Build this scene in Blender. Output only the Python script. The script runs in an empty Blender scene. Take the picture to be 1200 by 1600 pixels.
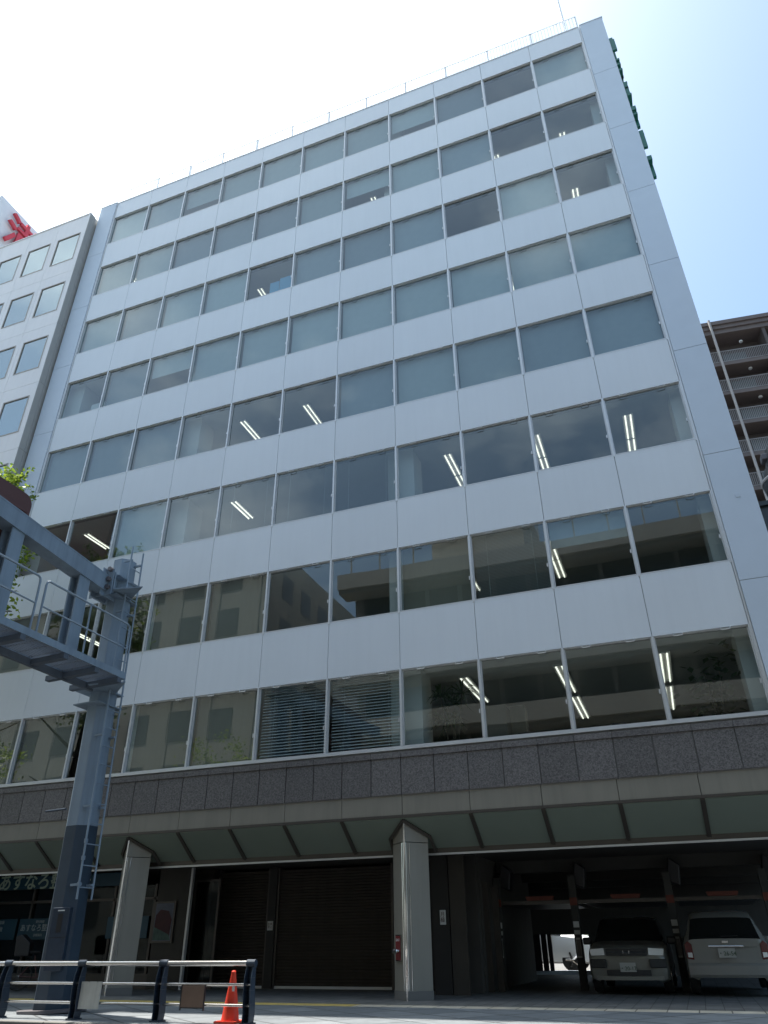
import bpy, math, random
from mathutils import Vector, Matrix
R = math.radians
sc = bpy.context.scene
col = sc.collection
random.seed(7)

# ------------------------------------------------------------------ camera
F_PX = 1126.24
yaw, pit, rol = R(-20.42), R(30.847), R(-0.575)
Fv = Vector((math.sin(yaw)*math.cos(pit), math.cos(yaw)*math.cos(pit), math.sin(pit)))
Rt = Vector((math.cos(yaw), -math.sin(yaw), 0)); Up = Rt.cross(Fv)
R2 = math.cos(rol)*Rt + math.sin(rol)*Up
U2 = -math.sin(rol)*Rt + math.cos(rol)*Up
cam = bpy.data.objects.new('camera', bpy.data.cameras.new('camera'))
col.objects.link(cam)
cam.matrix_world = Matrix(((R2.x, U2.x, -Fv.x, -2.2559), (R2.y, U2.y, -Fv.y, -16.4779), (R2.z, U2.z, -Fv.z, 1.02), (0, 0, 0, 1)))
cam.data.sensor_fit = 'VERTICAL'; cam.data.sensor_height = 36.0
cam.data.lens = F_PX/1600*36.0
cam.data.clip_start = 0.05; cam.data.clip_end = 2000
sc.camera = cam

# ------------------------------------------------------------------ light
SUN = Vector((-0.325, 0.106, 0.94)).normalized()
el = math.asin(SUN.z); az = math.atan2(SUN.x, SUN.y)
w = bpy.data.worlds.new('World'); sc.world = w; w.use_nodes = True
nt = w.node_tree; bg = nt.nodes['Background']
sky = nt.nodes.new('ShaderNodeTexSky'); sky.sky_type = 'NISHITA'; sky.sun_disc = False
sky.sun_elevation = el; sky.sun_rotation = az
sky.air_density = 1.0; sky.dust_density = 3.0; sky.ozone_density = 1.2; sky.altitude = 50
tint = nt.nodes.new('ShaderNodeVectorMath'); tint.operation = 'MULTIPLY'; tint.inputs[1].default_value = (0.955, 1.075, 1.045)
nt.links.new(sky.outputs[0], tint.inputs[0])
# soft clouds in the half of the sky across the street (they show in the window glass)
wc = nt.nodes.new('ShaderNodeTexCoord'); wm = nt.nodes.new('ShaderNodeMapping'); wm.inputs['Scale'].default_value = (1.6, 1.6, 3.2)
wn = nt.nodes.new('ShaderNodeTexNoise'); wn.inputs['Scale'].default_value = 1.7; wn.inputs['Detail'].default_value = 7; wn.inputs['Roughness'].default_value = 0.55
nt.links.new(wc.outputs['Generated'], wm.inputs[0]); nt.links.new(wm.outputs[0], wn.inputs['Vector'])
wr1 = nt.nodes.new('ShaderNodeMapRange'); wr1.inputs[1].default_value = 0.50; wr1.inputs[2].default_value = 0.78; nt.links.new(wn.outputs['Fac'], wr1.inputs[0])
ws = nt.nodes.new('ShaderNodeSeparateXYZ'); nt.links.new(wc.outputs['Generated'], ws.inputs[0])
wr2 = nt.nodes.new('ShaderNodeMapRange'); wr2.inputs[1].default_value = 0.0; wr2.inputs[2].default_value = -0.45; nt.links.new(ws.outputs['Y'], wr2.inputs[0])
wf = nt.nodes.new('ShaderNodeMath'); wf.operation = 'MULTIPLY'; nt.links.new(wr1.outputs[0], wf.inputs[0]); nt.links.new(wr2.outputs[0], wf.inputs[1])
wx_ = nt.nodes.new('ShaderNodeMix'); wx_.data_type = 'RGBA'; wx_.inputs[7].default_value = (7.0, 8.0, 8.8, 1)
nt.links.new(wf.outputs[0], wx_.inputs[0]); nt.links.new(tint.outputs[0], wx_.inputs[6]); nt.links.new(wx_.outputs[2], bg.inputs[0]); bg.inputs[1].default_value = 0.13
sl = bpy.data.lights.new('sun', 'SUN'); sl.energy = 5.0; sl.angle = R(0.53); sl.color = (1, 0.95, 0.87)
so = bpy.data.objects.new('sun', sl); col.objects.link(so); so.location = (0, 0, 60)
so.rotation_euler = SUN.to_track_quat('Z', 'Y').to_euler()
sc.view_settings.view_transform = 'Standard'; sc.view_settings.look = 'None'
sc.view_settings.gamma = 1; sc.view_settings.exposure = 1.08; sc.view_settings.use_curve_mapping = False
sc.cycles.max_bounces = 8; sc.cycles.transparent_max_bounces = 12
sc.cycles.diffuse_bounces = 4; sc.cycles.glossy_bounces = 4; sc.cycles.transmission_bounces = 4
sc.cycles.caustics_reflective = False; sc.cycles.caustics_refractive = False
sc.cycles.use_denoising = True
sc.cycles.sample_clamp_indirect = 4.0

# ------------------------------------------------------------------ materials
def mat(name, c, rough=0.5, metal=0.0, var=0.0, vscale=3.0, bump=0.0, bscale=40.0, emit=None, estr=0, spec=0.5, island=0.0, stain=0.0, orand=0.0):
    m = bpy.data.materials.new(name); m.use_nodes = True
    t = m.node_tree; p = t.nodes['Principled BSDF']
    p.inputs['Base Color'].default_value = (*c, 1); p.inputs['Roughness'].default_value = rough
    p.inputs['Metallic'].default_value = metal; p.inputs['Specular IOR Level'].default_value = spec
    last = None
    co = t.nodes.new('ShaderNodeTexCoord')
    if var or island or stain or orand:
        base = t.nodes.new('ShaderNodeRGB'); base.outputs[0].default_value = (*c, 1); last = base.outputs[0]
    def mul(fac_socket, lo, hi, a=0.0, b=1.0):
        nonlocal last
        mr = t.nodes.new('ShaderNodeMapRange'); mr.inputs[1].default_value = a; mr.inputs[2].default_value = b
        mr.inputs[3].default_value = lo; mr.inputs[4].default_value = hi
        t.links.new(fac_socket, mr.inputs[0])
        mx = t.nodes.new('ShaderNodeVectorMath'); mx.operation = 'SCALE'
        t.links.new(last, mx.inputs[0]); t.links.new(mr.outputs[0], mx.inputs['Scale']); last = mx.outputs[0]
    if var:
        n = t.nodes.new('ShaderNodeTexNoise'); n.inputs['Scale'].default_value = vscale; n.inputs['Detail'].default_value = 6
        t.links.new(co.outputs['Object'], n.inputs['Vector']); mul(n.outputs['Fac'], 1-var, 1+var, 0.3, 0.7)
    if stain:      # rain streaks running down
        mp = t.nodes.new('ShaderNodeMapping'); mp.inputs['Scale'].default_value = (2.3, 2.3, 0.16)
        t.links.new(co.outputs['Object'], mp.inputs[0])
        n = t.nodes.new('ShaderNodeTexNoise'); n.inputs['Scale'].default_value = 2.2; n.inputs['Detail'].default_value = 7
        n.inputs['Roughness'].default_value = 0.65
        t.links.new(mp.outputs[0], n.inputs['Vector']); mul(n.outputs['Fac'], 1-stain, 1, 0.38, 0.56)
    if island:
        g = t.nodes.new('ShaderNodeNewGeometry'); mul(g.outputs['Random Per Island'], 1-island, 1+island)
    if orand:
        g = t.nodes.new('ShaderNodeObjectInfo'); mul(g.outputs['Random'], 1-orand, 1+orand)
    if last is not None: t.links.new(last, p.inputs['Base Color'])
    if bump:
        n = t.nodes.new('ShaderNodeTexNoise'); n.inputs['Scale'].default_value = bscale; n.inputs['Detail'].default_value = 4
        t.links.new(co.outputs['Object'], n.inputs['Vector'])
        b = t.nodes.new('ShaderNodeBump'); b.inputs['Strength'].default_value = bump; b.inputs['Distance'].default_value = 0.01
        t.links.new(n.outputs['Fac'], b.inputs['Height']); t.links.new(b.outputs[0], p.inputs['Normal'])
    if emit:
        p.inputs['Emission Color'].default_value = (*emit, 1); p.inputs['Emission Strength'].default_value = estr
    return m

def glass_mat(name, tint, ior=1.75, wav=0.0, rough=0.0, wscale=0.35):
    m = bpy.data.materials.new(name); m.use_nodes = True; t = m.node_tree
    for n in list(t.nodes): t.nodes.remove(n)
    out = t.nodes.new('ShaderNodeOutputMaterial'); mix = t.nodes.new('ShaderNodeMixShader')
    tr = t.nodes.new('ShaderNodeBsdfTransparent'); gl = t.nodes.new('ShaderNodeBsdfGlossy'); fr = t.nodes.new('ShaderNodeFresnel')
    tr.inputs[0].default_value = (*tint, 1); gl.inputs['Color'].default_value = (0.96, 1.0, 0.98, 1); gl.inputs['Roughness'].default_value = rough
    # a thin sheet reflects alike from both sides
    gm = t.nodes.new('ShaderNodeNewGeometry'); mi = t.nodes.new('ShaderNodeMapRange'); mi.inputs[3].default_value = ior; mi.inputs[4].default_value = 1/ior
    t.links.new(gm.outputs['Backfacing'], mi.inputs[0]); t.links.new(mi.outputs[0], fr.inputs['IOR'])
    t.links.new(fr.outputs[0], mix.inputs[0]); t.links.new(tr.outputs[0], mix.inputs[1]); t.links.new(gl.outputs[0], mix.inputs[2])
    t.links.new(mix.outputs[0], out.inputs[0])
    if wav:
        co = t.nodes.new('ShaderNodeTexCoord'); oi = t.nodes.new('ShaderNodeObjectInfo')
        ad = t.nodes.new('ShaderNodeVectorMath'); ad.operation = 'ADD'
        sc_ = t.nodes.new('ShaderNodeVectorMath'); sc_.operation = 'SCALE'; sc_.inputs['Scale'].default_value = 37
        t.links.new(oi.outputs['Location'], sc_.inputs[0])
        t.links.new(co.outputs['Object'], ad.inputs[0]); t.links.new(sc_.outputs[0], ad.inputs[1])
        n = t.nodes.new('ShaderNodeTexNoise'); n.inputs['Scale'].default_value = wscale; n.inputs['Detail'].default_value = 0
        t.links.new(ad.outputs[0], n.inputs['Vector'])
        b = t.nodes.new('ShaderNodeBump'); b.inputs['Strength'].default_value = 1; b.inputs['Distance'].default_value = wav
        t.links.new(n.outputs['Fac'], b.inputs['Height']); t.links.new(b.outputs[0], gl.inputs['Normal']); t.links.new(b.outputs[0], fr.inputs['Normal'])
    return m

M = {}
M['panel'] = mat('white_panel', (0.68, 0.72, 0.755), 0.38, var=0.02, vscale=0.5, island=0.025, stain=0.018)
M['pier'] = mat('pier_panel', (0.56, 0.63, 0.71), 0.6, var=0.02, vscale=2, bump=0.25, bscale=60)
M['joint'] = mat('joint_sealant', (0.28, 0.28, 0.27), 0.8)
M['alu'] = mat('aluminium', (0.62, 0.63, 0.63), 0.38, metal=0.35, var=0.04)
M['alu_dark'] = mat('dark_frame', (0.06, 0.06, 0.058), 0.45, metal=0.2)
M['glass'] = glass_mat('window_glass', (0.665, 0.745, 0.75), 2.0, wav=0.006)
M['glass_shop'] = glass_mat('shop_glass', (0.55, 0.58, 0.58), 1.25)
M['blind'] = mat('roller_blind', (0.47, 0.515, 0.515), 0.8, var=0.03, orand=0.22)
M['blind_dark'] = mat('grey_blind', (0.34, 0.38, 0.40), 0.8, var=0.03, orand=0.25)
M['blind_brown'] = mat('brown_blind', (0.22, 0.20, 0.15), 0.8, var=0.03)
M['slat'] = mat('venetian_slat', (0.78, 0.81, 0.80), 0.5)
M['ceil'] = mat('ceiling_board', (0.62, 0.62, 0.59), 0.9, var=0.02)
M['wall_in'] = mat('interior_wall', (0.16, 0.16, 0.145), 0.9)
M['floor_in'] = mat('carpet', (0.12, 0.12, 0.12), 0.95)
M['tube'] = mat('light_tube', (1, 1, 1), 0.5, emit=(1, 0.97, 0.82), estr=0.85)
M['paper_blue'] = mat('blue_window_paper', (0.16, 0.42, 0.62), 0.7)
M['fascia'] = mat('fascia_stone', (0.22, 0.203, 0.165), 0.55, var=0.05, vscale=1.2, stain=0.08)
M['colpanel'] = mat('column_panel', (0.24, 0.222, 0.185), 0.45, var=0.03, vscale=1.5, stain=0.06)
M['chrome'] = mat('chrome', (0.75, 0.75, 0.76), 0.12, metal=1)
M['soffit'] = mat('frosted_glass', (0.205, 0.245, 0.21), 0.35, var=0.03, vscale=1)
M['bronze'] = mat('bronze_frame', (0.085, 0.075, 0.065), 0.4, metal=0.4)
M['shutter'] = mat('shutter_slats', (0.052, 0.041, 0.033), 0.55, metal=0.2, var=0.06, stain=0.12)
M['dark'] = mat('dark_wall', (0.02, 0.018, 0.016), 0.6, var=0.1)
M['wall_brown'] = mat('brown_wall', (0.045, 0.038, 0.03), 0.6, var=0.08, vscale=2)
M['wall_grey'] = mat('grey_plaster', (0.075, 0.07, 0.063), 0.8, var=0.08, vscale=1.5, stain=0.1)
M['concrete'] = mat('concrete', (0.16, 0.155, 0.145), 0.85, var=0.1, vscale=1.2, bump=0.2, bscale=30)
M['dim_concrete'] = mat('shaded_concrete', (0.06, 0.058, 0.052), 0.85, var=0.15, vscale=1.2, bump=0.2, bscale=30)  # concrete darkened, the garage's dimness is put into the colour
M['white'] = mat('white_paint', (0.78, 0.78, 0.77), 0.45)
M['rail_white'] = mat('white_railing', (0.82, 0.82, 0.82), 0.4)
M['dark_red'] = mat('dark_red_paint', (0.20, 0.02, 0.02), 0.5)
M['green'] = mat('green_sign', (0.02, 0.14, 0.10), 0.4, var=0.08)
M['red'] = mat('red_sign', (0.55, 0.045, 0.065), 0.5)
M['beige_bldg'] = mat('beige_tile', (0.78, 0.76, 0.75), 0.5, var=0.03, vscale=0.5, stain=0.03, island=0.015)
M['nframe'] = mat('taupe_frame', (0.36, 0.33, 0.29), 0.5)
M['beige_shade'] = mat('shaded_beige_side', (0.42, 0.40, 0.37), 0.35, metal=0.2, var=0.03)  # beige darkened to paint in the shade on the side face
M['signwhite'] = mat('billboard_white', (0.70, 0.71, 0.73), 0.5, var=0.02)
M['bluegrey'] = mat('bluegrey_paint', (0.215, 0.28, 0.35), 0.42, var=0.06, vscale=2.5, stain=0.16)
M['navy'] = mat('navy_paint', (0.026, 0.045, 0.07), 0.45, var=0.12, vscale=3, bump=0.1)
M['navyrail'] = mat('navy_post_paint', (0.022, 0.036, 0.058), 0.35, var=0.12, vscale=6)
M['steel'] = mat('stainless_steel', (0.62, 0.60, 0.58), 0.22, metal=1, var=0.06, vscale=12)
M['bolt'] = mat('bolt_steel', (0.16, 0.15, 0.16), 0.5, metal=0.6)
M['grate'] = mat('grating', (0.24, 0.27, 0.31), 0.5, metal=0.3)
M['beam_shade'] = mat('shaded_beam_paint', (0.085, 0.105, 0.135), 0.5, var=0.08, stain=0.1)  # gantry blue grey darkened, shade under the catwalk put into the colour
M['maroon'] = mat('maroon_sign', (0.085, 0.033, 0.03), 0.5, var=0.08)
M['orange'] = mat('cone_orange', (0.80, 0.055, 0.022), 0.5, var=0.06, vscale=5)
M['black'] = mat('black_paint', (0.015, 0.015, 0.017), 0.4)
M['rubber'] = mat('rubber', (0.02, 0.02, 0.02), 0.8)
M['carwhite'] = mat('car_white', (0.225, 0.225, 0.205), 0.18, spec=0.6)
M['carsilver'] = mat('car_silver', (0.20, 0.20, 0.175), 0.28, metal=0.2)
M['carglass'] = mat('car_glass', (0.012, 0.014, 0.014), 0.05)
M['plastic'] = mat('black_plastic', (0.025, 0.025, 0.025), 0.5)
M['lamp'] = mat('lamp_glass', (0.75, 0.78, 0.78), 0.15, metal=0.3)
M['yardwhite'] = mat('car_bright_white', (0.78, 0.78, 0.76), 0.18)
M['tail'] = mat('tail_lens', (0.12, 0.015, 0.015), 0.15)
M['plate'] = mat('number_plate', (0.40, 0.40, 0.37), 0.45)
M['plategreen'] = mat('plate_digits', (0.02, 0.07, 0.03), 0.5)
M['signblue'] = mat('teal_sign', (0.010, 0.060, 0.095), 0.45)
M['signtext'] = mat('sign_lettering', (0.50, 0.60, 0.48), 0.5)
M['signtext2'] = mat('pale_lettering', (0.42, 0.48, 0.50), 0.5)
M['paper'] = mat('paper', (0.62, 0.62, 0.60), 0.7)
M['poster_a'] = mat('poster_pale', (0.14, 0.15, 0.19), 0.6, var=0.15, vscale=8)
M['poster_b'] = mat('poster_maroon', (0.06, 0.015, 0.018), 0.6, var=0.2, vscale=7)
M['poster_c'] = mat('poster_green', (0.07, 0.12, 0.10), 0.6, var=0.2, vscale=9)
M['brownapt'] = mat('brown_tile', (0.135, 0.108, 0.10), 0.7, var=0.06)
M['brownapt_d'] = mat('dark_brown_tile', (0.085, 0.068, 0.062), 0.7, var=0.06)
M['rail_grey'] = mat('grey_railing', (0.42, 0.42, 0.44), 0.5)
M['flat_rail'] = mat('taupe_railing', (0.27, 0.25, 0.245), 0.5)
M['pipe'] = mat('pale_pipe', (0.34, 0.31, 0.29), 0.5)
M['asphalt'] = mat('asphalt', (0.05, 0.05, 0.052), 0.9, var=0.15, vscale=20, bump=0.3, bscale=120)
M['bark'] = mat('bark', (0.10, 0.075, 0.055), 0.9, var=0.2, vscale=8, bump=0.6, bscale=20)
M['orange_block'] = mat('orange_block', (0.17, 0.04, 0.022), 0.6, var=0.1)
M['placard_white'] = mat('placard_white', (0.52, 0.52, 0.48), 0.6, var=0.08, vscale=6, stain=0.15)
M['placard_brown'] = mat('placard_brown', (0.14, 0.09, 0.065), 0.6, var=0.1, vscale=6)
M['opp_beige'] = mat('opposite_beige', (0.46, 0.44, 0.395), 0.8, var=0.05, vscale=0.5, stain=0.1)
M['opp_win'] = mat('opposite_window', (0.13, 0.14, 0.14), 0.25)
M['opp_grey'] = mat('opposite_grey', (0.40, 0.39, 0.36), 0.8, var=0.05, stain=0.1)
M['opp_glass'] = mat('opposite_glazing', (0.09, 0.11, 0.10), 0.2)

def leaf_mat(name, c1, c2):
    m = bpy.data.materials.new(name); m.use_nodes = True; t = m.node_tree
    for n in list(t.nodes): t.nodes.remove(n)
    out = t.nodes.new('ShaderNodeOutputMaterial'); mix = t.nodes.new('ShaderNodeMixShader')
    d = t.nodes.new('ShaderNodeBsdfPrincipled'); tl = t.nodes.new('ShaderNodeBsdfTranslucent')
    g = t.nodes.new('ShaderNodeNewGeometry'); r = t.nodes.new('ShaderNodeValToRGB')
    r.color_ramp.elements[0].color = (*c1, 1); r.color_ramp.elements[1].color = (*c2, 1)
    t.links.new(g.outputs['Random Per Island'], r.inputs[0])
    t.links.new(r.outputs[0], d.inputs['Base Color']); t.links.new(r.outputs[0], tl.inputs[0]); d.inputs['Roughness'].default_value = 0.5
    mix.inputs[0].default_value = 0.45
    t.links.new(d.outputs[0], mix.inputs[1]); t.links.new(tl.outputs[0], mix.inputs[2]); t.links.new(mix.outputs[0], out.inputs[0])
    return m
M['leaf'] = leaf_mat('leaf', (0.07, 0.14, 0.025), (0.36, 0.46, 0.05))
M['leaf_dark'] = leaf_mat('leaf_dark', (0.03, 0.07, 0.02), (0.07, 0.13, 0.035))

def granite():
    m = bpy.data.materials.new('dark_granite'); m.use_nodes = True; t = m.node_tree; p = t.nodes['Principled BSDF']
    co = t.nodes.new('ShaderNodeTexCoord'); v = t.nodes.new('ShaderNodeTexVoronoi'); v.inputs['Scale'].default_value = 48
    t.links.new(co.outputs['Object'], v.inputs[0])
    n = t.nodes.new('ShaderNodeTexNoise'); n.inputs['Scale'].default_value = 22; n.inputs['Detail'].default_value = 6; t.links.new(co.outputs['Object'], n.inputs[0])
    r = t.nodes.new('ShaderNodeValToRGB'); e = r.color_ramp.elements
    e[0].position = 0.1; e[0].color = (0.035, 0.033, 0.033, 1); e[1].position = 0.9; e[1].color = (0.21, 0.195, 0.19, 1)
    mx = t.nodes.new('ShaderNodeMix'); mx.data_type = 'FLOAT'; mx.inputs[0].default_value = 0.45
    sp = t.nodes.new('ShaderNodeSeparateColor'); t.links.new(v.outputs['Color'], sp.inputs[0])
    t.links.new(n.outputs['Fac'], mx.inputs[2]); t.links.new(sp.outputs[0], mx.inputs[3]); t.links.new(mx.outputs[0], r.inputs[0])
    g = t.nodes.new('ShaderNodeNewGeometry'); mr = t.nodes.new('ShaderNodeMapRange'); mr.inputs[3].default_value = 0.88; mr.inputs[4].default_value = 1.1
    t.links.new(g.outputs['Random Per Island'], mr.inputs[0])
    s = t.nodes.new('ShaderNodeVectorMath'); s.operation = 'SCALE'; t.links.new(r.outputs[0], s.inputs[0]); t.links.new(mr.outputs[0], s.inputs['Scale'])
    t.links.new(s.outputs[0], p.inputs['Base Color']); p.inputs['Roughness'].default_value = 0.5
    b = t.nodes.new('ShaderNodeBump'); b.inputs['Strength'].default_value = 0.3; b.inputs['Distance'].default_value = 0.004
    t.links.new(n.outputs['Fac'], b.inputs['Height']); t.links.new(b.outputs[0], p.inputs['Normal'])
    return m
M['granite'] = granite()

def paving(name, c1, c2, mortar, size, rot, rough=0.6):
    m = bpy.data.materials.new(name); m.use_nodes = True; t = m.node_tree; p = t.nodes['Principled BSDF']
    co = t.nodes.new('ShaderNodeTexCoord'); mp = t.nodes.new('ShaderNodeMapping'); mp.inputs['Rotation'].default_value = (0, 0, rot)
    t.links.new(co.outputs['Object'], mp.inputs[0])
    br = t.nodes.new('ShaderNodeTexBrick'); br.offset = 0.0; br.inputs['Scale'].default_value = 1.0
    br.inputs['Color1'].default_value = (*c1, 1); br.inputs['Color2'].default_value = (*c2, 1); br.inputs['Mortar'].default_value = (*mortar, 1)
    br.inputs['Mortar Size'].default_value = size*0.024; br.inputs['Brick Width'].default_value = size; br.inputs['Row Height'].default_value = size
    t.links.new(mp.outputs[0], br.inputs[0])
    n = t.nodes.new('ShaderNodeTexNoise'); n.inputs['Scale'].default_value = 3.0; n.inputs['Detail'].default_value = 9; n.inputs['Roughness'].default_value = 0.7
    t.links.new(co.outputs['Object'], n.inputs[0])
    mr = t.nodes.new('ShaderNodeMapRange'); mr.inputs[1].default_value = 0.3; mr.inputs[2].default_value = 0.7; mr.inputs[3].default_value = 0.72; mr.inputs[4].default_value = 1.18
    t.links.new(n.outputs['Fac'], mr.inputs[0])
    s = t.nodes.new('ShaderNodeVectorMath'); s.operation = 'SCALE'; t.links.new(br.outputs[0], s.inputs[0]); t.links.new(mr.outputs[0], s.inputs['Scale'])
    t.links.new(s.outputs[0], p.inputs['Base Color']); p.inputs['Roughness'].default_value = rough
    b = t.nodes.new('ShaderNodeBump'); b.inputs['Strength'].default_value = 0.4; b.inputs['Distance'].default_value = 0.004; b.invert = True
    t.links.new(br.outputs['Fac'], b.inputs['Height']); t.links.new(b.outputs[0], p.inputs['Normal'])
    return m
M['pave_big'] = paving('diagonal_paving', (0.14, 0.158, 0.172), (0.21, 0.23, 0.243), (0.05, 0.055, 0.06), 0.9, R(38))
M['pave_small'] = paving('small_paving', (0.11, 0.113, 0.11), (0.16, 0.163, 0.158), (0.04, 0.04, 0.04), 0.3, 0)
M['strip'] = paving('strip_paving', (0.50, 0.45, 0.36), (0.58, 0.53, 0.43), (0.15, 0.13, 0.1), 0.5, 0)
M['strip_y'] = paving('yellow_strip', (0.50, 0.38, 0.10), (0.56, 0.43, 0.13), (0.15, 0.13, 0.1), 0.3, 0)

# ------------------------------------------------------------------ helpers
class MB:
    def __init__(s): s.v = []; s.f = []; s.m = []
    def add(s, verts, faces, m=0):
        o = len(s.v); s.v += [tuple(v) for v in verts]
        for f in faces: s.f.append([i+o for i in f]); s.m.append(m)
        return s
    def box(s, x0, x1, y0, y1, z0, z1, m=0):
        return s.add([(x0,y0,z0),(x1,y0,z0),(x1,y1,z0),(x0,y1,z0),(x0,y0,z1),(x1,y0,z1),(x1,y1,z1),(x0,y1,z1)],
              [(0,3,2,1),(4,5,6,7),(0,1,5,4),(1,2,6,5),(2,3,7,6),(3,0,4,7)], m)
    def prism(s, pts, axis, a, b, m=0):     # polygon pts extruded along axis
        n = len(pts)
        def mk(p, t): return (t, p[0], p[1]) if axis == 'x' else ((p[0], t, p[1]) if axis == 'y' else (p[0], p[1], t))
        vs = [mk(p, a) for p in pts] + [mk(p, b) for p in pts]
        fs = [list(range(n))[::-1], list(range(n, 2*n))] + [(i, (i+1) % n, n+(i+1) % n, n+i) for i in range(n)]
        return s.add(vs, fs, m)
    def tube(s, pts, r, n=8, m=0, cap=True):
        pts = [Vector(p) for p in pts]; rs = r if isinstance(r, (list, tuple)) else [r]*len(pts)
        vs = []; fs = []; prev = None
        for i, p in enumerate(pts):
            d = ((pts[min(i+1, len(pts)-1)] - pts[max(i-1, 0)])).normalized()
            if prev is None:
                a = Vector((0, 0, 1)) if abs(d.z) < 0.9 else Vector((1, 0, 0)); u = d.cross(a).normalized()
            else: u = (prev - d*prev.dot(d)).normalized()
            prev = u; v = d.cross(u)
            for k in range(n):
                t = 2*math.pi*k/n; vs.append(p + (u*math.cos(t) + v*math.sin(t))*rs[i])
        for i in range(len(pts)-1):
            for k in range(n): fs.append((i*n+k, i*n+(k+1) % n, (i+1)*n+(k+1) % n, (i+1)*n+k))
        if cap: fs += [list(range(n))[::-1], [(len(pts)-1)*n+k for k in range(n)]]
        return s.add(vs, fs, m)
    def lathe(s, prof, cx, cy, n=20, m=0):
        vs = []; fs = []
        for r, z in prof:
            for k in range(n):
                t = 2*math.pi*k/n; vs.append((cx+r*math.cos(t), cy+r*math.sin(t), z))
        for i in range(len(prof)-1):
            for k in range(n): fs.append((i*n+k, i*n+(k+1) % n, (i+1)*n+(k+1) % n, (i+1)*n+k))
        fs += [list(range(n))[::-1], [(len(prof)-1)*n+k for k in range(n)]]
        return s.add(vs, fs, m)
    def build(s, name, mats, parent=None, smooth=False, loc=(0, 0, 0), bevel=0):
        me = bpy.data.meshes.new(name); me.from_pydata(s.v, [], s.f)
        if not isinstance(mats, (list, tuple)): mats = [mats]
        for m in mats: me.materials.append(M[m] if isinstance(m, str) else m)
        me.polygons.foreach_set('material_index', s.m)
        if smooth: me.polygons.foreach_set('use_smooth', [True]*len(s.f))
        me.update()
        o = bpy.data.objects.new(name, me); col.objects.link(o); o.location = loc
        if parent: o.parent = parent
        if bevel:
            b = o.modifiers.new('bevel', 'BEVEL'); b.width = bevel; b.segments = 2; b.limit_method = 'ANGLE'
        if smooth:
            try: me.set_sharp_from_angle(angle=R(40))
            except Exception: pass
        return o

def tag(o, label=None, cat=None, group=None, kind=None):
    if label: o['label'] = label
    if cat: o['category'] = cat
    if group: o['group'] = group
    if kind: o['kind'] = kind
    return o
def empty(name, label, cat, loc=(0, 0, 0), rz=0, group=None):
    o = bpy.data.objects.new(name, None); col.objects.link(o); o.location = loc; o.rotation_euler = (0, 0, rz)
    o.empty_display_size = 0.2
    return tag(o, label, cat, group)
def inst(o, parent, loc, name=None, mesh_mat=None):
    c = o.copy(); col.objects.link(c); c.parent = parent; c.location = loc; return c
def copy_tree(o, parent=None):
    c = o.copy(); col.objects.link(c); c.parent = parent
    for ch in list(o.children): copy_tree(ch, c)
    return c
def text_part(name, s, size, m, parent, loc, rot, ext=0.004, align='CENTER', wide=1.0, offset=0.0):
    cu = bpy.data.curves.new(name, 'FONT'); cu.body = s; cu.size = size; cu.extrude = ext; cu.align_x = align; cu.align_y = 'CENTER'; cu.offset = offset
    cu.resolution_u = 4
    t = bpy.data.objects.new(name, cu); col.objects.link(t)
    dg = bpy.context.evaluated_depsgraph_get(); dg.update()
    me = bpy.data.meshes.new_from_object(t.evaluated_get(dg)); bpy.data.objects.remove(t); bpy.data.curves.remove(cu)
    me.name = name; me.materials.clear(); me.materials.append(M[m])
    o = bpy.data.objects.new(name, me); col.objects.link(o); o.location = loc; o.rotation_euler = rot; o.scale = (wide, 1, 1)
    if parent: o.parent = parent
    return o
FACE_S = (math.pi/2, 0, 0)          # lettering that faces -y

# ------------------------------------------------------------------ ground
def structure(o): o['kind'] = 'structure'; return o
structure(MB().add([(-900,-900,-0.14),(900,-900,-0.14),(900,900,-0.14),(-900,900,-0.14)], [(0,1,2,3)]).build('road', 'asphalt'))
structure(MB().box(-120, 80, -5.45, -1.45, -0.14, 0.0).build('sidewalk', 'pave_big'))
structure(MB().box(-8.6, 80, -1.45, -0.95, -0.14, 0.001).build('border_strip', 'strip'))
structure(MB().box(-120, -8.6, -1.45, -0.95, -0.14, 0.001).build('border_strip', 'strip_y'))
structure(MB().box(-120, 80, -0.95, 14.0, -0.14, 0.0).build('forecourt', 'pave_small'))
k_ = MB()
for i in range(-60, 40): k_.box(i*1.0+0.004, i*1.0+0.996, -5.62, -5.45, -0.14, 0.012)
structure(k_.build('kerb', 'concrete', bevel=0.015))
structure(MB().box(-120, 80, -21.9, -15.2, -0.14, 0.0).build('opposite_sidewalk', 'pave_big'))
structure(MB().box(-120, 80, 14.0, 34, -0.14, -0.02).build('back_yard', 'concrete'))
ln = MB()
for i in range(-12, 8): ln.box(i*6.0, i*6.0+3, -10.4, -10.25, -0.139, -0.134)
structure(ln.build('lane_marking', 'white'))

# ------------------------------------------------------------------ office building
PITCH = 3.4307; HW = 1.9003; W = 2.0; Z2 = 6.8659
zt = lambda r: Z2 + (r-2)*PITCH
ob = empty('office_building', 'white nine storey office building with long ribbon windows and dark granite base', 'building')
XL, XR, DEP = -22.0, 0.0, 14.0
ZTOP = 31.97
# bands of white panels, one per storey
for r in range(2, 10):
    z0 = zt(r) + 0.0; z1 = (zt(r+1) - HW) if r < 9 else ZTOP
    b = MB()
    for k in range(11):
        x1 = -k*W; x0 = x1 - W
        b.box(x0+0.006, x1-0.006, 0, 0.10, z0, z1)
    b.build('spandrel_band', 'panel', ob)
    b = MB().box(XL, XR, 0.10, 0.28, z0+0.02, z1-0.02).build('band_backing', 'joint', ob)
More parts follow.
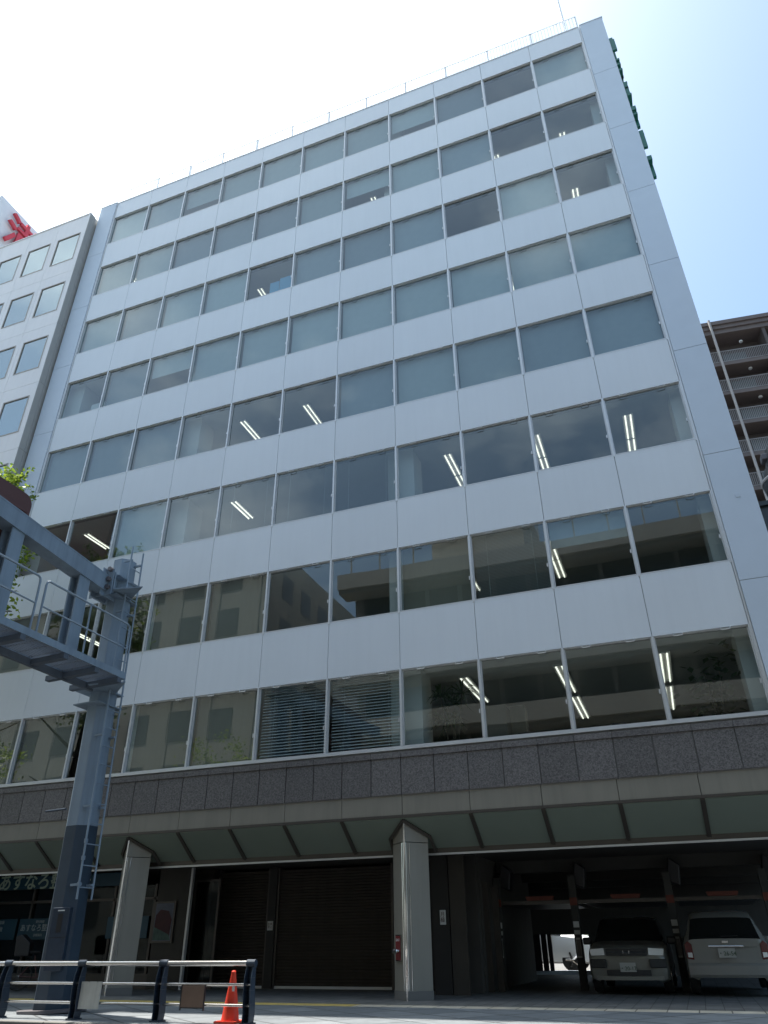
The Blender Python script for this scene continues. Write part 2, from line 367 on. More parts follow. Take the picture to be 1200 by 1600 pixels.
# white sill flashing and parapet coping
sb = MB()
for r in range(3, 10): sb.box(XL, XR, -0.006, 0.13, zt(r)-HW-0.0, zt(r)-HW+0.028)
sb.build('sill', 'alu', ob)
sb = MB().box(XL, XR, -0.05, 0.13, zt(2)-HW-0.06, zt(2)-HW+0.02)
for i in range(3): sb.box(XL, XR, -0.055-0.012*i, -0.05-0.012*i+0.004, zt(2)-HW-0.06, zt(2)-HW-0.03)
sb.build('louvred_sill', 'alu', ob)
MB().box(XL, XR, -0.02, 0.35, ZTOP, ZTOP+0.05).build('coping', 'alu', ob)
# corner piers
PJ = [7.87, 11.28, 14.73, 18.14, 21.57, 25.0, 28.44]
def pier(x0, x1, ztop):
    b = MB(); zs = [4.89] + PJ + [ztop]
    for a, c in zip(zs[:-1], zs[1:]): b.box(x0, x1, -0.045, 0.26, a+0.008, c-0.008)
    b.build('corner_pier', 'pier', ob)
    MB().box(x0+0.01, x1-0.01, -0.03, 0.25, 4.9, ztop-0.02).build('pier_backing', 'joint', ob)
    MB().box(x0-0.02, x1+0.02, -0.06, 0.35, ztop-0.006, ztop+0.05).build('pier_cap', 'alu', ob)
pier(0.055, 0.90, 31.97); pier(-22.98, -22.055, 32.0)
for x in (0.003, -22.045): MB().box(x, x+0.042, -0.02, 0.2, 4.97, 31.9).build('edge_trim', 'alu', ob)
# shell
sh = MB()
sh.box(0.60, 0.90, 0.26, DEP, 4.0, 31.9); sh.box(-22.98, -22.70, 0.26, DEP, 0, 31.9)
sh.box(-22.70, 0.60, DEP-0.3, DEP, 3.2, 31.9); sh.box(-22.7, 0.6, 0.3, DEP-0.3, 31.3, 31.6)
sh.box(-22.70, -8.1, DEP-0.3, DEP, 0, 3.2); sh.box(-5.9, 0.9, DEP-0.3, DEP, 0, 3.2); sh.box(-8.1, -5.9, DEP-0.3, DEP, 1.2, 3.2); sh.box(-8.1, -5.9, DEP-0.3, DEP, 0, 0.12)
sh.build('outer_wall', 'pier', ob)
# rooms behind the ribbon windows
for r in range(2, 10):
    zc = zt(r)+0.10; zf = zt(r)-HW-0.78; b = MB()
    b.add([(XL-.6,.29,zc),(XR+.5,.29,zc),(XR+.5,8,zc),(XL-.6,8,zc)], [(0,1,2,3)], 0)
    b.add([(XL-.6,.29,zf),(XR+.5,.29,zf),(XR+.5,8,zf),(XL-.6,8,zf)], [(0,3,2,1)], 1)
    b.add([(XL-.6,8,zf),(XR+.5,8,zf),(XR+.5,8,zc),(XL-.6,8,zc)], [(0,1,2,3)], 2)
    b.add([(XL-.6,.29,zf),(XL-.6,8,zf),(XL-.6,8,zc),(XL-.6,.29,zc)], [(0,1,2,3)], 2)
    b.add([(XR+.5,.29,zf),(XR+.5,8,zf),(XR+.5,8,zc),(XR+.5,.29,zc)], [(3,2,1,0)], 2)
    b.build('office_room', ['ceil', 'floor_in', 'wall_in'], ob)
    b = MB()
    for cx in (0.12, -8.0, -15.9, -21.9): b.box(cx-0.42, cx+0.40 if cx < -1 else 0.30, 0.45, 1.25, zf, zc)
    if r == 7: b.box(-13.15, -12.2, 1.0, 2.6, zf, zc)
    b.build('interior_column', 'ceil', ob)
# windows: one frame mesh, one pane mesh, copied
fr = MB(); t = 0.028
fr.box(0.027, W-0.027, 0.055, 0.10, 0.028, 0.028+t); fr.box(0.027, W-0.027, 0.055, 0.10, HW-t, HW)
fr.box(0.027, 0.027+t, 0.055, 0.10, 0.028+t, HW-t); fr.box(W-0.027-t, W-0.027, 0.055, 0.10, 0.028+t, HW-t)
for fx in (0.27, 0.76):
    x = fx*W; fr.tube([(x-.10, -.016, HW+.014), (x-.085, -.02, HW-.06), (x+.085, -.02, HW-.06), (x+.10, -.016, HW+.014)], 0.012, 5)
fr.box(W-0.035-t-0.03, W-0.035-t, 0.045, 0.06, 0.62, 0.72)
frame0 = fr.build('window', 'alu', ob)
pane0 = MB().add([(-0.95,0,-0.91),(0.95,0,-0.91),(0.95,0,0.91),(-0.95,0,0.91)], [(0,1,2,3)]).build('pane', 'glass', frame0, loc=(1.0, 0.075, HW/2))
mul0 = MB().box(-0.027, 0.027, -0.010, 0.105, -0.045, HW).build('mullion', 'alu', ob, bevel=0.006)
bl0 = MB().box(-0.93, 0.93, 0, 0.012, -0.90, 0.0)
def mkblind(h, m):
    key = ('b', round(h, 2), m)
    if key not in cache:
        b = MB().box(-0.935, 0.935, 0, 0.008, -h, 0).tube([(-.935, .004, -h), (.935, .004, -h)], 0.014, 6)
        cache[key] = b.build('blind', m, None)
        o = cache[key]; col.objects.unlink(o)
    return cache[key]
def mkven(ang):
    key = ('v', ang)
    if key not in cache:
        b = MB(); n = 24 if ang == 0.6 else 46; hw_ = 0.042 if ang == 0.6 else 0.025; dy, dz = hw_*math.cos(ang), hw_*math.sin(ang)
        for i in range(n):
            z = -0.03 - i*(HW-0.08)/n
            b.add([(-.93, -dy, z-dz), (.93, -dy, z-dz), (.93, dy, z+dz), (-.93, dy, z+dz)], [(0, 1, 2, 3)])
        for x in (-.6, .6): b.tube([(x, 0, 0), (x, 0, -HW+.06)], 0.004, 4)
        cache[key] = b.build('blind', 'slat', None); col.objects.unlink(cache[key])
    return cache[key]
cache = {}
# b full blind, d grey full blind, h<frac> partial, v venetian, . open, n brown
BL = {9: 'b . d h6 b b b b h6 d b', 8: '. . d b h5 b d d d b b', 7: '. b . d d d . b b d b', 6: 'b b b b b b b b h5 d .',
      5: 'd d b b d . . . d d d', 4: '. . . . w w w . b . .', 3: '. h4 V n . . n n . . n', 2: '. . . . v v n n . n n'}
first = True
wr = random.Random(3)
for r in range(2, 10):
    codes = BL[r].split()
    for j in range(11):
        loc = (-(j+1)*W, 0, zt(r)-HW)
        if first: f = frame0; f.location = loc; p = pane0; first = False
        else: f = inst(frame0, ob, loc); p = inst(pane0, f, (1.0, 0.075, HW/2))
        p.rotation_euler = (R(wr.gauss(0, 0.10)), 0, R(wr.gauss(0, 0.12)))
        c = codes[j]; src = None
        if c == 'b': src = mkblind(HW-.01, 'blind')
        elif c == 'd': src = mkblind(HW-.01, 'blind_dark')
        elif c == 'n': src = mkblind(HW-.01, 'blind_brown')
        elif c[0] == 'h': src = mkblind(HW*int(c[1])/10, 'blind')
        elif c in 'vwV': src = mkven({'v': 0.6, 'w': 0.62, 'V': 0.15}[c])
        if src:
            o = inst(src, f, (1.0, 0.20 + wr.random()*0.03, HW+0.03))
first = True
for r in range(2, 10):
    for k in range(0, 12):
        loc = (-k*W + (0.036 if k == 0 else -0.036 if k == 11 else 0)*0, 0, zt(r)-HW)
        if first: mul0.location = loc; first = False
        else: inst(mul0, ob, loc)
# ceiling lights: twin tube battens square to the street
lt = MB().box(-0.15, 0.15, 0, 1.22, -0.03, 0, 0)
for x in (-0.075, 0.075): lt.tube([(x, 0.03, -0.045), (x, 1.19, -0.045)], 0.019, 6, 1)
light0 = lt.build('ceiling_light', ['white', 'tube'], ob)
LX = {9: [-6.74, -11.72, -14.21, -16.67, -21.07], 8: [-1.42, -3.99, -6.74, -9.18, -11.68, -14.21, -16.68, -21.05],
      7: [-1.42, -11.71, -14.17], 6: [-1.41, -4.03], 5: [-11.7, -14.22, -16.78], 4: [-1.4, -4.03, -6.72, -14.2, -16.72, -20.3],
      3: [-6.7, -4.1, -17.0, -20.6], 2: [-1.8, -4.3, -6.77]}
first = True
for r in LX:
    for x in LX[r]:
        ys = [1.06 + 0.02*(r-4)]
        if r in (2, 3): ys = [1.25, 2.5] if r == 3 else [1.45, 2.62]
        if r == 4 and x > -8: ys.append(2.32)
        if r == 2 and x > -5: ys += [4.3, 5.5]
        for y in ys:
            loc = (x, y, zt(r)+0.098)
            if first: light0.location = loc; first = False
            else: inst(light0, ob, loc)
# blue papers stuck on the seventh floor glass
MB().box(-13.02, -12.62, 0.13, 0.136, zt(7)-HW+0.05, zt(7)-HW+0.75).box(-12.60, -12.06, 0.13, 0.136, zt(7)-HW+0.05, zt(7)-HW+0.85).build('window_paper', 'paper_blue', ob)
# boxes on the sixth floor sill
MB().box(-21.55, -21.2, 0.3, 0.55, zt(6)-HW-.05, zt(6)-HW+0.32).box(-20.75, -20.1, 0.3, 0.6, zt(6)-HW-.05, zt(6)-HW+0.62).build('window_sill_box', 'paper', ob)
# granite band, fascia, sloping frosted soffit
ZG0, ZG1, ZF0 = 3.92, 4.86, 3.46
JX = [0.9] + [-0.1*0-0.8*i-0.06 for i in range(0)]
jr = [-8.02+0.8*i for i in range(0, 12)]; jl = [-8.02-0.745*i for i in range(1, 22)]
js = sorted([x for x in jr+jl if -22.9 < x < 0.8] + [-22.98, 0.9])
g = MB()
for a, c in zip(js[:-1], js[1:]): g.box(a+0.010, c-0.010, -0.045, 0.06, ZG0, ZG1-0.13)
g.build('granite_band', 'granite', ob)
g = MB()
for a, c in zip(js[:-1], js[1:]): g.box(a+0.004, c-0.004, -0.075, 0.06, ZG1-0.125, ZG1)
g.build('granite_capping', 'granite', ob)
MB().box(-22.98, 0.9, 0.0, 0.28, ZG0-0.02, ZG1+0.08).build('band_backing', 'joint', ob)
fx = sorted([-8.02+1.58*i for i in range(0, 6)] + [-8.02-1.49*i for i in range(1, 11)] + [0.9]); fx[0] = -22.98
g = MB()
for a, c in zip(fx[:-1], fx[1:]): g.box(a+0.006, c-0.006, -0.01, 0.10, ZF0+0.03, ZG0-0.02)
g.build('fascia', 'fascia', ob)
MB().box(-22.98, 0.9, -0.03, 0.12, ZF0-0.03, ZF0+0.026).build('fascia_trim', 'bronze', ob)
YB, ZB = 0.85, 2.86         # inner lower edge of the soffit
def sl_z(y): return (ZF0-0.03) + (ZB-(ZF0-0.03))*(y/YB)
g = MB(); g.prism([(0.03, sl_z(0.03)), (YB, ZB), (YB, ZB+0.03), (0.03, sl_z(0.03)+0.03)], 'x', -22.98, 0.9)
g.build('soffit_glass', 'soffit', ob)
for x in fx[1:-1]:
    g = MB()
    if min(abs(x+8.02), abs(x+15.47), abs(x)) > 0.3: g.prism([(0.0, sl_z(0)-0.03), (YB, ZB-0.05), (YB, ZB-0.002), (0.0, sl_z(0)-0.002)], 'x', x-0.045, x+0.045).build('soffit_rib', 'bronze', ob)
MB().box(-22.98, 0.9, YB, YB+0.12, ZB-0.10, ZB+0.06).build('soffit_edge', 'bronze', ob)
MB().box(-22.98, 0.9, YB-0.02, YB+0.03, ZB-0.145, ZB-0.105).build('soffit_edge_rail', 'alu', ob)
# ceiling above the ground floor
MB().box(-22.7, 0.9, YB+0.12, DEP-0.3, ZB+0.02, ZB+0.2).build('ground_ceiling', 'wall_grey', ob)
MB().box(-22.7, 0.6, 0.3, DEP-0.3, 3.9, 4.1).build('floor_slab', 'concrete', ob)
# diamond columns with a chromed front edge
def column(x):
    a = 0.42; y0 = 0.08; yc = y0+a
    q = [(x, y0), (x+a, yc), (x, yc+a), (x-a, yc)]
    g = MB(); zs = [0.16, 2.95]
    g.prism(q, 'z', 0.16, 2.93)
    # upper part cut by the soffit slope
    top = [(px, py, min(sl_z(max(py-0.03, 0))-0.0, 3.42)) for px, py in q]; bot = [(px, py, 2.945) for px, py in q]
    top[2] = (q[2][0], q[2][1], 2.95)
    g.add(bot+top, [(0,1,5,4), (1,2,6,5), (2,3,7,6), (3,0,4,7), (4,5,6,7)])
    c = g.build('column', 'colpanel', ob)
    b = MB(); q2 = [(x, y0-0.012), (x+a+0.012, yc), (x, yc+a), (x-a-0.012, yc)]; b.prism(q2, 'z', 0, 0.158); b.build('column_plinth', 'concrete', c)
    s = MB()
    for d in (-1, 1):
        for e in (0.03, 0.085):
            s.tube([(x+d*e, y0+e-0.008, 0.17), (x+d*e, y0+e-0.008, 2.93)], 0.011, 6)
    s.box(x-0.02, x+0.02, y0-0.012, y0+0.05, 0.0, 3.40)
    s.build('edge_strip', 'chrome', c)
    f = MB()
    for d in (-1, 1):
        p0 = Vector((x+d*0.0, y0-0.05, sl_z(0.03)-0.03)); p1 = Vector((x+d*(a+0.06), yc, sl_z(yc)-0.03)); p2 = Vector((x+d*(a+0.08), yc+0.3, ZB-0.06))
        f.tube([p0, p1, p2], 0.045, 4)
    f.build('column_collar', 'bronze', c)
    return c
colm = [column(x) for x in (-8.02, -15.47)]
# ground floor walls
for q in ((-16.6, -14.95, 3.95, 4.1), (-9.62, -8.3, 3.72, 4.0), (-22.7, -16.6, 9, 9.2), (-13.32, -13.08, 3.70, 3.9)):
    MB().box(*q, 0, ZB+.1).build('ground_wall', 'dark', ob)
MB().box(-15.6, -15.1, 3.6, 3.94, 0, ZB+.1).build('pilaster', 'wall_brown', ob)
def shutter(x0, x1):
    b = MB(); n = 38; h = 2.75/n
    for i in range(n):
        z = 0.06+i*h; b.prism([(0, z), (-0.016, z+h*0.35), (-0.016, z+h*0.7), (0, z+h)], 'x', x0, x1)
    b.v = [(x, y+3.80, z) for x, y, z in b.v]
    o = b.build('roller_shutter', 'shutter', ob)
    MB().box(x0, x1, 3.76, 3.83, 0.0, 0.06).build('bottom_bar', 'alu', o)
    MB().box(x0-0.06, x0, 3.74, 3.9, 0, ZB).box(x1, x1+0.06, 3.74, 3.9, 0, ZB).build('guide_rail', 'bronze', o)
shutter(-14.95, -13.38); shutter(-13.02, -9.70)
# garage: left side wall with doors, rear, ceiling beams
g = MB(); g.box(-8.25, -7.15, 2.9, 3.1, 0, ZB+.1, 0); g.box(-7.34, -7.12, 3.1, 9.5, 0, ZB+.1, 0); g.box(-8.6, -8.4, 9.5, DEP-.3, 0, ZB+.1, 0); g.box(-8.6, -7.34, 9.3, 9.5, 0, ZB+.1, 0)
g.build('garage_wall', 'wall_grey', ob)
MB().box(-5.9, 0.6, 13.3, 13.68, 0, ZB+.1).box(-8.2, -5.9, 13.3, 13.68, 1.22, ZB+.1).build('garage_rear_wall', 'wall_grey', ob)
for x0, x1 in ((-8.15, -7.62), (-7.585, -7.40), (-7.36, -7.22)): MB().box(x0, x1, 13.4, 13.5, 0.12, 1.22).build('opening_panel', 'black', ob)
g = MB()
for y in (5.0, 8.5, 12.0): g.box(-7.1, 0.85, y, y+0.35, ZB-0.28, ZB+0.02)
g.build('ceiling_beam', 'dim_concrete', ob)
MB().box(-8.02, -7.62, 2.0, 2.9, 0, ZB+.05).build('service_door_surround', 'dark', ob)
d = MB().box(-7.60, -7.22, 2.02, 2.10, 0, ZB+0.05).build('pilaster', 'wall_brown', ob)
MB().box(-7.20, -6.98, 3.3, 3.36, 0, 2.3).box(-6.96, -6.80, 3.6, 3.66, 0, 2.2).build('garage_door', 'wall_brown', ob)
# left bay clinic front
g = MB(); g.box(-22.7, -16.4, 2.9, 3.0, 0.0, 0.35, 0)
for x in (-22.6, -20.9, -19.2, -17.9, -16.5): g.box(x-0.035, x+0.035, 2.88, 3.02, 0.35, 2.52, 0)
g.box(-22.7, -16.4, 2.88, 3.02, 2.12, 2.19, 0)
sf = g.build('shopfront', 'bronze', ob)
MB().box(-22.6, -16.5, 2.945, 2.955, 0.35, 2.50).build('shop_glazing', 'glass_shop', sf)
MB().box(-16.36, -15.3, 2.80, 2.95, 0, ZB+.05).build('ground_wall', 'wall_brown', ob)
# entrance glass door beside the poster wall
g = MB(); g.box(-15.3, -15.24, 2.75, 2.85, 0, ZB+0.05); g.build('door_frame', 'alu', ob)
# roof railing, pole
g = MB(); yR = 0.22; x = 0.0
g.box(XL+0.3, 0.02, yR-0.02, yR+0.02, 33.16, 33.21); g.box(XL+0.3, 0.02, yR-0.015, yR+0.015, 32.12, 32.15)
n = int((0.02-(XL+0.3))/0.125)
for i in range(n+1): g.box(0.0-i*0.125-0.011, 0.0-i*0.125+0.011, yR-0.008, yR+0.008, 32.15, 33.16)
for i in range(0, 12): g.box(-i*1.82-0.03, -i*1.82+0.03, yR-0.02, yR+0.03, 32.02, 33.2)
for i in range(1, 12): g.box(-0.01, 0.012, yR+i*0.125, yR+i*0.125+0.02, 32.15, 33.16)
g.box(-0.02, 0.02, yR, yR+1.5, 33.16, 33.21)
g.build('roof_railing', 'rail_white', ob)
MB().tube([(-0.42, 0.6, 31.9), (-0.42, 0.6, 38.5)], [0.05, 0.035], 8).build('flag_pole', 'rail_white', ob)
MB().tube([(-20.6, 0.6, 31.9), (-20.6, 0.6, 34.3)], 0.015, 6).tube([(-21.0, .6, 34.15), (-20.2, .6, 33.7)], 0.01, 5).tube([(-20.9, .6, 33.75), (-20.35, .6, 33.45)], 0.01, 5).build('roof_antenna', 'rail_grey', ob)
MB().box(0.48, 0.58, -0.058, -0.04, 9.95, 10.05).build('vent_cover', 'pier', ob)

# green lettering on the side wall
gl_ = empty('wall_letters', 'green raised lettering standing off the side wall near the roof', 'sign', (0.9, 0.5, 26))
for i, zc in enumerate((30.35, 28.95, 27.3, 25.75, 24.3, 22.95)):
    b = MB(); rr = random.Random(i*3+1); S = 0.62
    kinds = [[(-.5,.5,.42,.6),(-.5,-.34,-.6,.42),(.34,.5,-.6,.42)], [(-.5,.5,.35,.5),(-.5,.5,-.08,.08),(-.08,.08,-.6,.6),(-.5,.5,-.6,-.45)], [(-.5,.5,.45,.6),(-.5,.5,0,.14),(-.5,.5,-.6,-.45),(-.5,-.36,-.45,.45)],
             [(-.5,.0,.3,.6),(-.5,.5,-.1,.05),(-.1,.08,-.6,-.1)], [(-.5,-.34,-.7,.6),(-.34,.5,.4,.56)], [(-.5,.5,.2,.5),(-.1,.1,-.6,.2)]]
    for (a, c, e, f) in kinds[i]:
        b.box(0.05, 0.17+rr.random()*0.06, a*S*1.0, c*S*1.0, zc-26+e*S*1.15, zc-26+f*S*1.15)
    for (a, e) in ((-.4, .3), (.4, -.3)): b.tube([(0, a*S, zc-26+e*S), (0.15, a*S, zc-26+e*S)], 0.02, 6)
    b.build('letter', 'green', gl_)

# ------------------------------------------------------------------ things on the ground floor
def sign_board(name, label, cat, x0, x1, y, z0, z1, m, frame='bronze', group=None, th=0.06):
    o = empty(name, label, cat, ((x0+x1)/2, y, (z0+z1)/2), 0, group)
    w_, h_ = (x1-x0)/2, (z1-z0)/2
    MB().box(-w_, w_, -th/2, th/2, -h_, h_).build('board', m, o, bevel=0.006)
    return o
cs = sign_board('clinic_sign', 'long dark teal shop sign with pale Japanese lettering under the soffit', 'sign', -24.2+1.6, -17.0, 2.78, 2.50, 2.84, 'signblue', th=0.12)
t_ = text_part('lettering', 'あすなろ整骨院', 0.50, 'signtext', cs, (-2.42, -0.066, 0.0), FACE_S, align='LEFT', offset=0.008)
def win_sign(label, x0, x1, lines):
    o = sign_board('window_sign', label, 'sign', x0, x1, 2.86, 1.18, 1.72, 'signblue', group='teal sheets on the clinic window', th=0.02)
    for s, sz, dz in lines: text_part('lettering', s, sz, 'signtext2', o, (0, -0.0135, dz), FACE_S, ext=0.002)
    return o
win_sign('teal window sheet carrying the clinic name, left of the blue gantry post', -21.2, -19.65, [('あすなろ整骨院', 0.20, 0.02), ('受付時間', 0.08, 0.18), ('診療案内', 0.08, -0.16)])
win_sign('teal window sheet of small print at the left picture edge', -22.85, -21.3, [('健康保険取扱', 0.10, 0.18), ('交通事故', 0.14, 0.0), ('各種保険', 0.10, -0.17)])
win_sign('narrow teal window sheet with two large characters right of the gantry post', -18.0, -16.6, [('腰痛', 0.26, 0.06), ('肩こり', 0.10, -0.17)])
# poster on the wall behind the second column
po = empty('poster', 'framed poster with maroon shape and green foot on the brown wall', 'poster', (-16.02, 2.77, 1.56))
MB().box(-.34, .34, -.03, .02, -.50, .50).build('poster_frame', 'bronze', po)
MB().box(-.29, .29, -.036, -.03, -.45, .45).build('sheet', 'poster_a', po)
MB().prism([(-.27, -.18), (.24, -.35), (.27, .05), (.15, .26), (-.12, .30), (-.26, .16)], 'y', -.040, -.0365).build('maroon_print', 'poster_b', po)
MB().prism([(-.28, -.43), (.28, -.43), (.22, -.30), (-.27, -.12)], 'y', -.044, -.0405).build('green_print', 'poster_c', po)
# glass door reflecting the street
gd = empty('glass_door', 'narrow glass door in a pale metal frame beside the poster', 'door', (-15.0, 3.2, 0))
MB().box(-.42, -.36, -.03, .03, 0, 2.6).box(.36, .42, -.03, .03, 0, 2.6).box(-.36, .36, -.03, .03, 2.54, 2.6).box(-.36, .36, -.03, .03, 0, .12).build('frame', 'bronze', gd)
MB().box(-.36, .36, -.006, .006, .12, 2.54).build('pane', 'glass_shop', gd)
# notices
nb = sign_board('notice', 'small white printed notice between the two roller shutters', 'notice', -13.29, -13.12, 3.68, 1.33, 1.55, 'paper', th=0.02)
for i in range(4): pass
text_part('print', '駐車\n禁止', 0.07, 'maroon', nb, (0, -0.0125, 0.0), FACE_S, ext=0.001)
nb2 = sign_board('notice', 'white vertical notice with red print on the dark service door', 'notice', -7.84, -7.70, 1.985, 1.36, 1.66, 'paper', th=0.02)
text_part('print', '月\n極', 0.11, 'maroon', nb2, (0, -0.0125, 0.0), FACE_S, ext=0.001)
fd = empty('fire_inlet', 'red fire department inlet with two capped outlets on the column face', 'fire inlet', (-8.25, 0.31, 0.92), R(-45))
MB().box(-.125, .125, -.035, .0, -.24, .24).build('frame', 'steel', fd)
MB().box(-.105, .105, -.045, -.036, -.22, .22).build('plate', 'dark_red', fd)
ou = MB().lathe([(0.035, 0), (0.035, .06), (0.045, .062), (0.045, .09)], 0, 0, 14)
ou.v = [(x, -.045-z, y) for x, y, z in ou.v]
o1 = ou.build('outlet', 'chrome', fd, loc=(-.055, 0, -.06)); inst(o1, fd, (.055, 0, -.06))
text_part('print', '送水口', 0.06, 'white', fd, (0, -0.046, 0.14), FACE_S, ext=0.001)

# leaflet rack and bicycle before the clinic
lr = empty('leaflet_rack', 'low rack of pale leaflets before the clinic window', 'rack', (-21.6, 2.2, 0))
g = MB()
for x in (-.25, .25): g.tube([(x, -.1, 0), (x, .12, 1.15)], 0.015, 6); g.tube([(x, .25, 0), (x, .10, 1.0)], 0.015, 6)
g.build('stand', 'steel', lr)
g = MB()
for i in range(3): g.prism([(-.12+.05*i, .45+.25*i), (-.06+.05*i, .70+.25*i), (-.045+.05*i, .70+.25*i), (-.10+.05*i, .45+.25*i)], 'x', -.24, .24)
g.build('leaflets', 'poster_a', lr)
def bicycle(label, loc, rz):
    b = empty('bicycle', label, 'bicycle', loc, rz)
    def wheel(x):
        g = MB(); pts = [(x+.31*math.cos(a), 0, .33+.31*math.sin(a)) for a in [2*math.pi*i/28 for i in range(29)]]
        g.tube(pts, 0.018, 6, cap=False); wl = g.build('wheel', 'rubber', b)
        s = MB()
        for i in range(10):
            a = math.pi*i/10; s.tube([(x-.30*math.cos(a), 0, .33-.30*math.sin(a)), (x+.30*math.cos(a), 0, .33+.30*math.sin(a))], 0.003, 4)
        s.build('spokes', 'steel', wl)
    wheel(-.52); wheel(.52)
    g = MB()
    for p, q in [((-.52,0,.33),(-.08,0,.30)), ((-.08,0,.30),(-.22,0,.80)), ((-.52,0,.33),(-.20,0,.72)), ((-.08,0,.30),(.34,0,.72)), ((-.17,0,.62),(.34,0,.78)), ((.52,0,.33),(.33,0,.95))]: g.tube([p, q], 0.018, 8)
    g.tube([(.33,0,.95),(.33,0,1.0)], 0.015, 6); g.tube([(.20,-.26,1.02),(.33,-.2,1.0),(.33,.2,1.0),(.20,.26,1.02)], 0.013, 6)
    g.build('frame', 'maroon', b)
    MB().prism([(-.36,.84),(-.08,.86),(-.07,.90),(-.36,.92)], 'y', -.08, .08).build('saddle', 'rubber', b, bevel=.02)
    g = MB(); g.add([(.36,-.15,.72),(.60,-.15,.72),(.60,.15,.72),(.36,.15,.72),(.32,-.19,1.02),(.68,-.19,1.02),(.68,.19,1.02),(.32,.19,1.02)], [(0,3,2,1),(0,1,5,4),(1,2,6,5),(2,3,7,6),(3,0,4,7)])
    g.build('basket', 'black', b)
    g = MB(); g.prism([(-.72,.78),(-.34,.78),(-.36,1.10),(-.62,1.30),(-.76,1.25)], 'y', -.17, .17); g.build('child_seat', 'black', b, bevel=.03)
    return b
bicycle('dark bicycle with a black rear seat parked by the clinic window', (-18.9, 1.6, 0), R(25))

# ------------------------------------------------------------------ cars
def car(label, group, loc, rz, paint, prm, rear):
    c = empty('parked_car', label, 'car', loc, rz, group)
    # stations: y, zbottom, halfwidth, z of waist, roof halfwidth, z of roof edge, crown
    S = prm
    ring = lambda s: [(s[2]*.80, s[1]), (s[2]*.97, s[1]+.05), (s[2], s[1]+.22), (s[2], (s[1]+s[3])/2+.06), (s[2]*.985, s[3]), (s[4], s[5]), (s[4]*.90, s[5]+s[6]*.6), (s[4]*.5, s[5]+s[6]*.95), (0, s[5]+s[6])]
    V = []; n = 9
    for s in S:
        rg = ring(s)
        full = [(x, s[0], z) for x, z in rg] + [(-x, s[0], z) for x, z in rg[-2::-1]]
        V.append(full)
    nn = len(V[0]); body = MB(); glass = MB(); vs = [p for st in V for p in st]
    bf = []; gf = []
    for i in range(len(S)-1):
        for k in range(nn-1):
            f = (i*nn+k, (i+1)*nn+k, (i+1)*nn+k+1, i*nn+k+1)
            side = k in (4, nn-6); top = 5 <= k <= nn-7
            flag = S[i][7]
            if (flag == 'g' and side) or (flag == 'w' and top and 5 < k+0.5 < nn-6): gf.append(f)
            elif flag == 'x' and (side or (top and 5 < k+0.5 < nn-6)): gf.append(f)
            else: bf.append(f)
    bf.append(tuple(range(nn))); bf.append(tuple(reversed(range((len(S)-1)*nn, len(S)*nn)))); 
    body.add(vs, bf); bo = body.build('body', paint, c, smooth=True)
    glass.add(vs, gf); glass.build('window', 'carglass', c, smooth=True)
    hw = S[3][2]
    for sy in rear['wheels']:
        for sx in (-1, 1):
            g = MB(); g.lathe([(0.20, -.09), (0.285, -.09), (0.30, -.06), (0.30, .06), (0.285, .09), (0.20, .09)], 0, 0, 24)
            g.v = [(z, x, y) for x, y, z in g.v]; wl = g.build('wheel', 'rubber', c, smooth=True, loc=(sx*(hw-.10), sy, .30))
            g = MB()
            for a in range(5):
                an = 2*math.pi*a/5; g.tube([(sx*.07, 0, 0), (sx*.085, .19*math.cos(an), .19*math.sin(an))], [.05, .035], 6)
            g.tube([(sx*.06, 0, 0), (sx*.09, 0, 0)], .06, 12); g.build('rim', 'steel', wl)
    for sx in (-1, 1):
        MB().box(-.10, .10, -.05, .05, -.075, .075).build('mirror', rear.get('mirror', 'plastic'), c, loc=(sx*(hw+.10), rear['my'], .98), bevel=.03)
    return c
WAG = [(0.00,.30,.70,.62,.60,.70,.02,''),(0.03,.22,.79,.66,.66,.76,.03,''),(0.12,.20,.835,.74,.70,.82,.03,''),(0.45,.20,.845,.82,.74,.88,.03,''),(0.98,.20,.845,.88,.76,.95,.03,'x'),
       (1.62,.20,.845,.93,.635,1.40,.03,'g'),(2.5,.20,.845,.93,.65,1.44,.035,'g'),(3.5,.20,.845,.93,.64,1.42,.035,'g'),(3.92,.22,.84,.93,.62,1.38,.03,'x'),(4.14,.25,.82,.93,.72,1.02,.02,''),(4.19,.32,.78,.80,.70,.86,.02,'')]
c1 = car('pale silver estate car facing out under the left car lift', 'cars parked in the ground floor garage', (-3.84, 2.62, 0.03), 0, 'carsilver', WAG, {'wheels': (.72, 3.25), 'my': 1.25})
g = MB()
for i in range(10): g.box(-.43+.086*i, -.344+.086*i, -.012, .03, .70, .83)
g.build('grille', 'plastic', c1)
MB().tube([(-.42+.084*i, -.014, .765) for i in range(11)], .008, 5).build('grille_bar', 'chrome', c1)
MB().box(-.07, .07, -.012, -.006, .745, .79).build('badge', 'chrome', c1)
for sx in (-1, 1):
    MB().prism([(sx*.46, .71), (sx*.76, .70), (sx*.79, .82), (sx*.47, .84)], 'y', -.012, .09).build('headlight', 'lamp', c1)
    MB().box(min(sx*.46, sx*.80), max(sx*.46, sx*.80), -.03, .12, .47, .635).build('bumper_insert', 'plastic', c1, bevel=.02)
g = MB()
for i in range(10): g.box(-.46+.092*i, -.368+.092*i, -.014, .06, .33, .435)
g.build('intake', 'plastic', c1)
pl = MB().box(-.165, .165, -.035, -.02, .40, .57).build('number_plate', 'plate', c1)
text_part('digits', '・20-17', .105, 'plategreen', pl, (0, -.037, .46), FACE_S, ext=.001)
g = MB()
for i in range(10): g.box(-.70+.14*i, -.56+.14*i, -.03, .1, .25, .32)
g.build('lower_bumper', 'carsilver', c1)
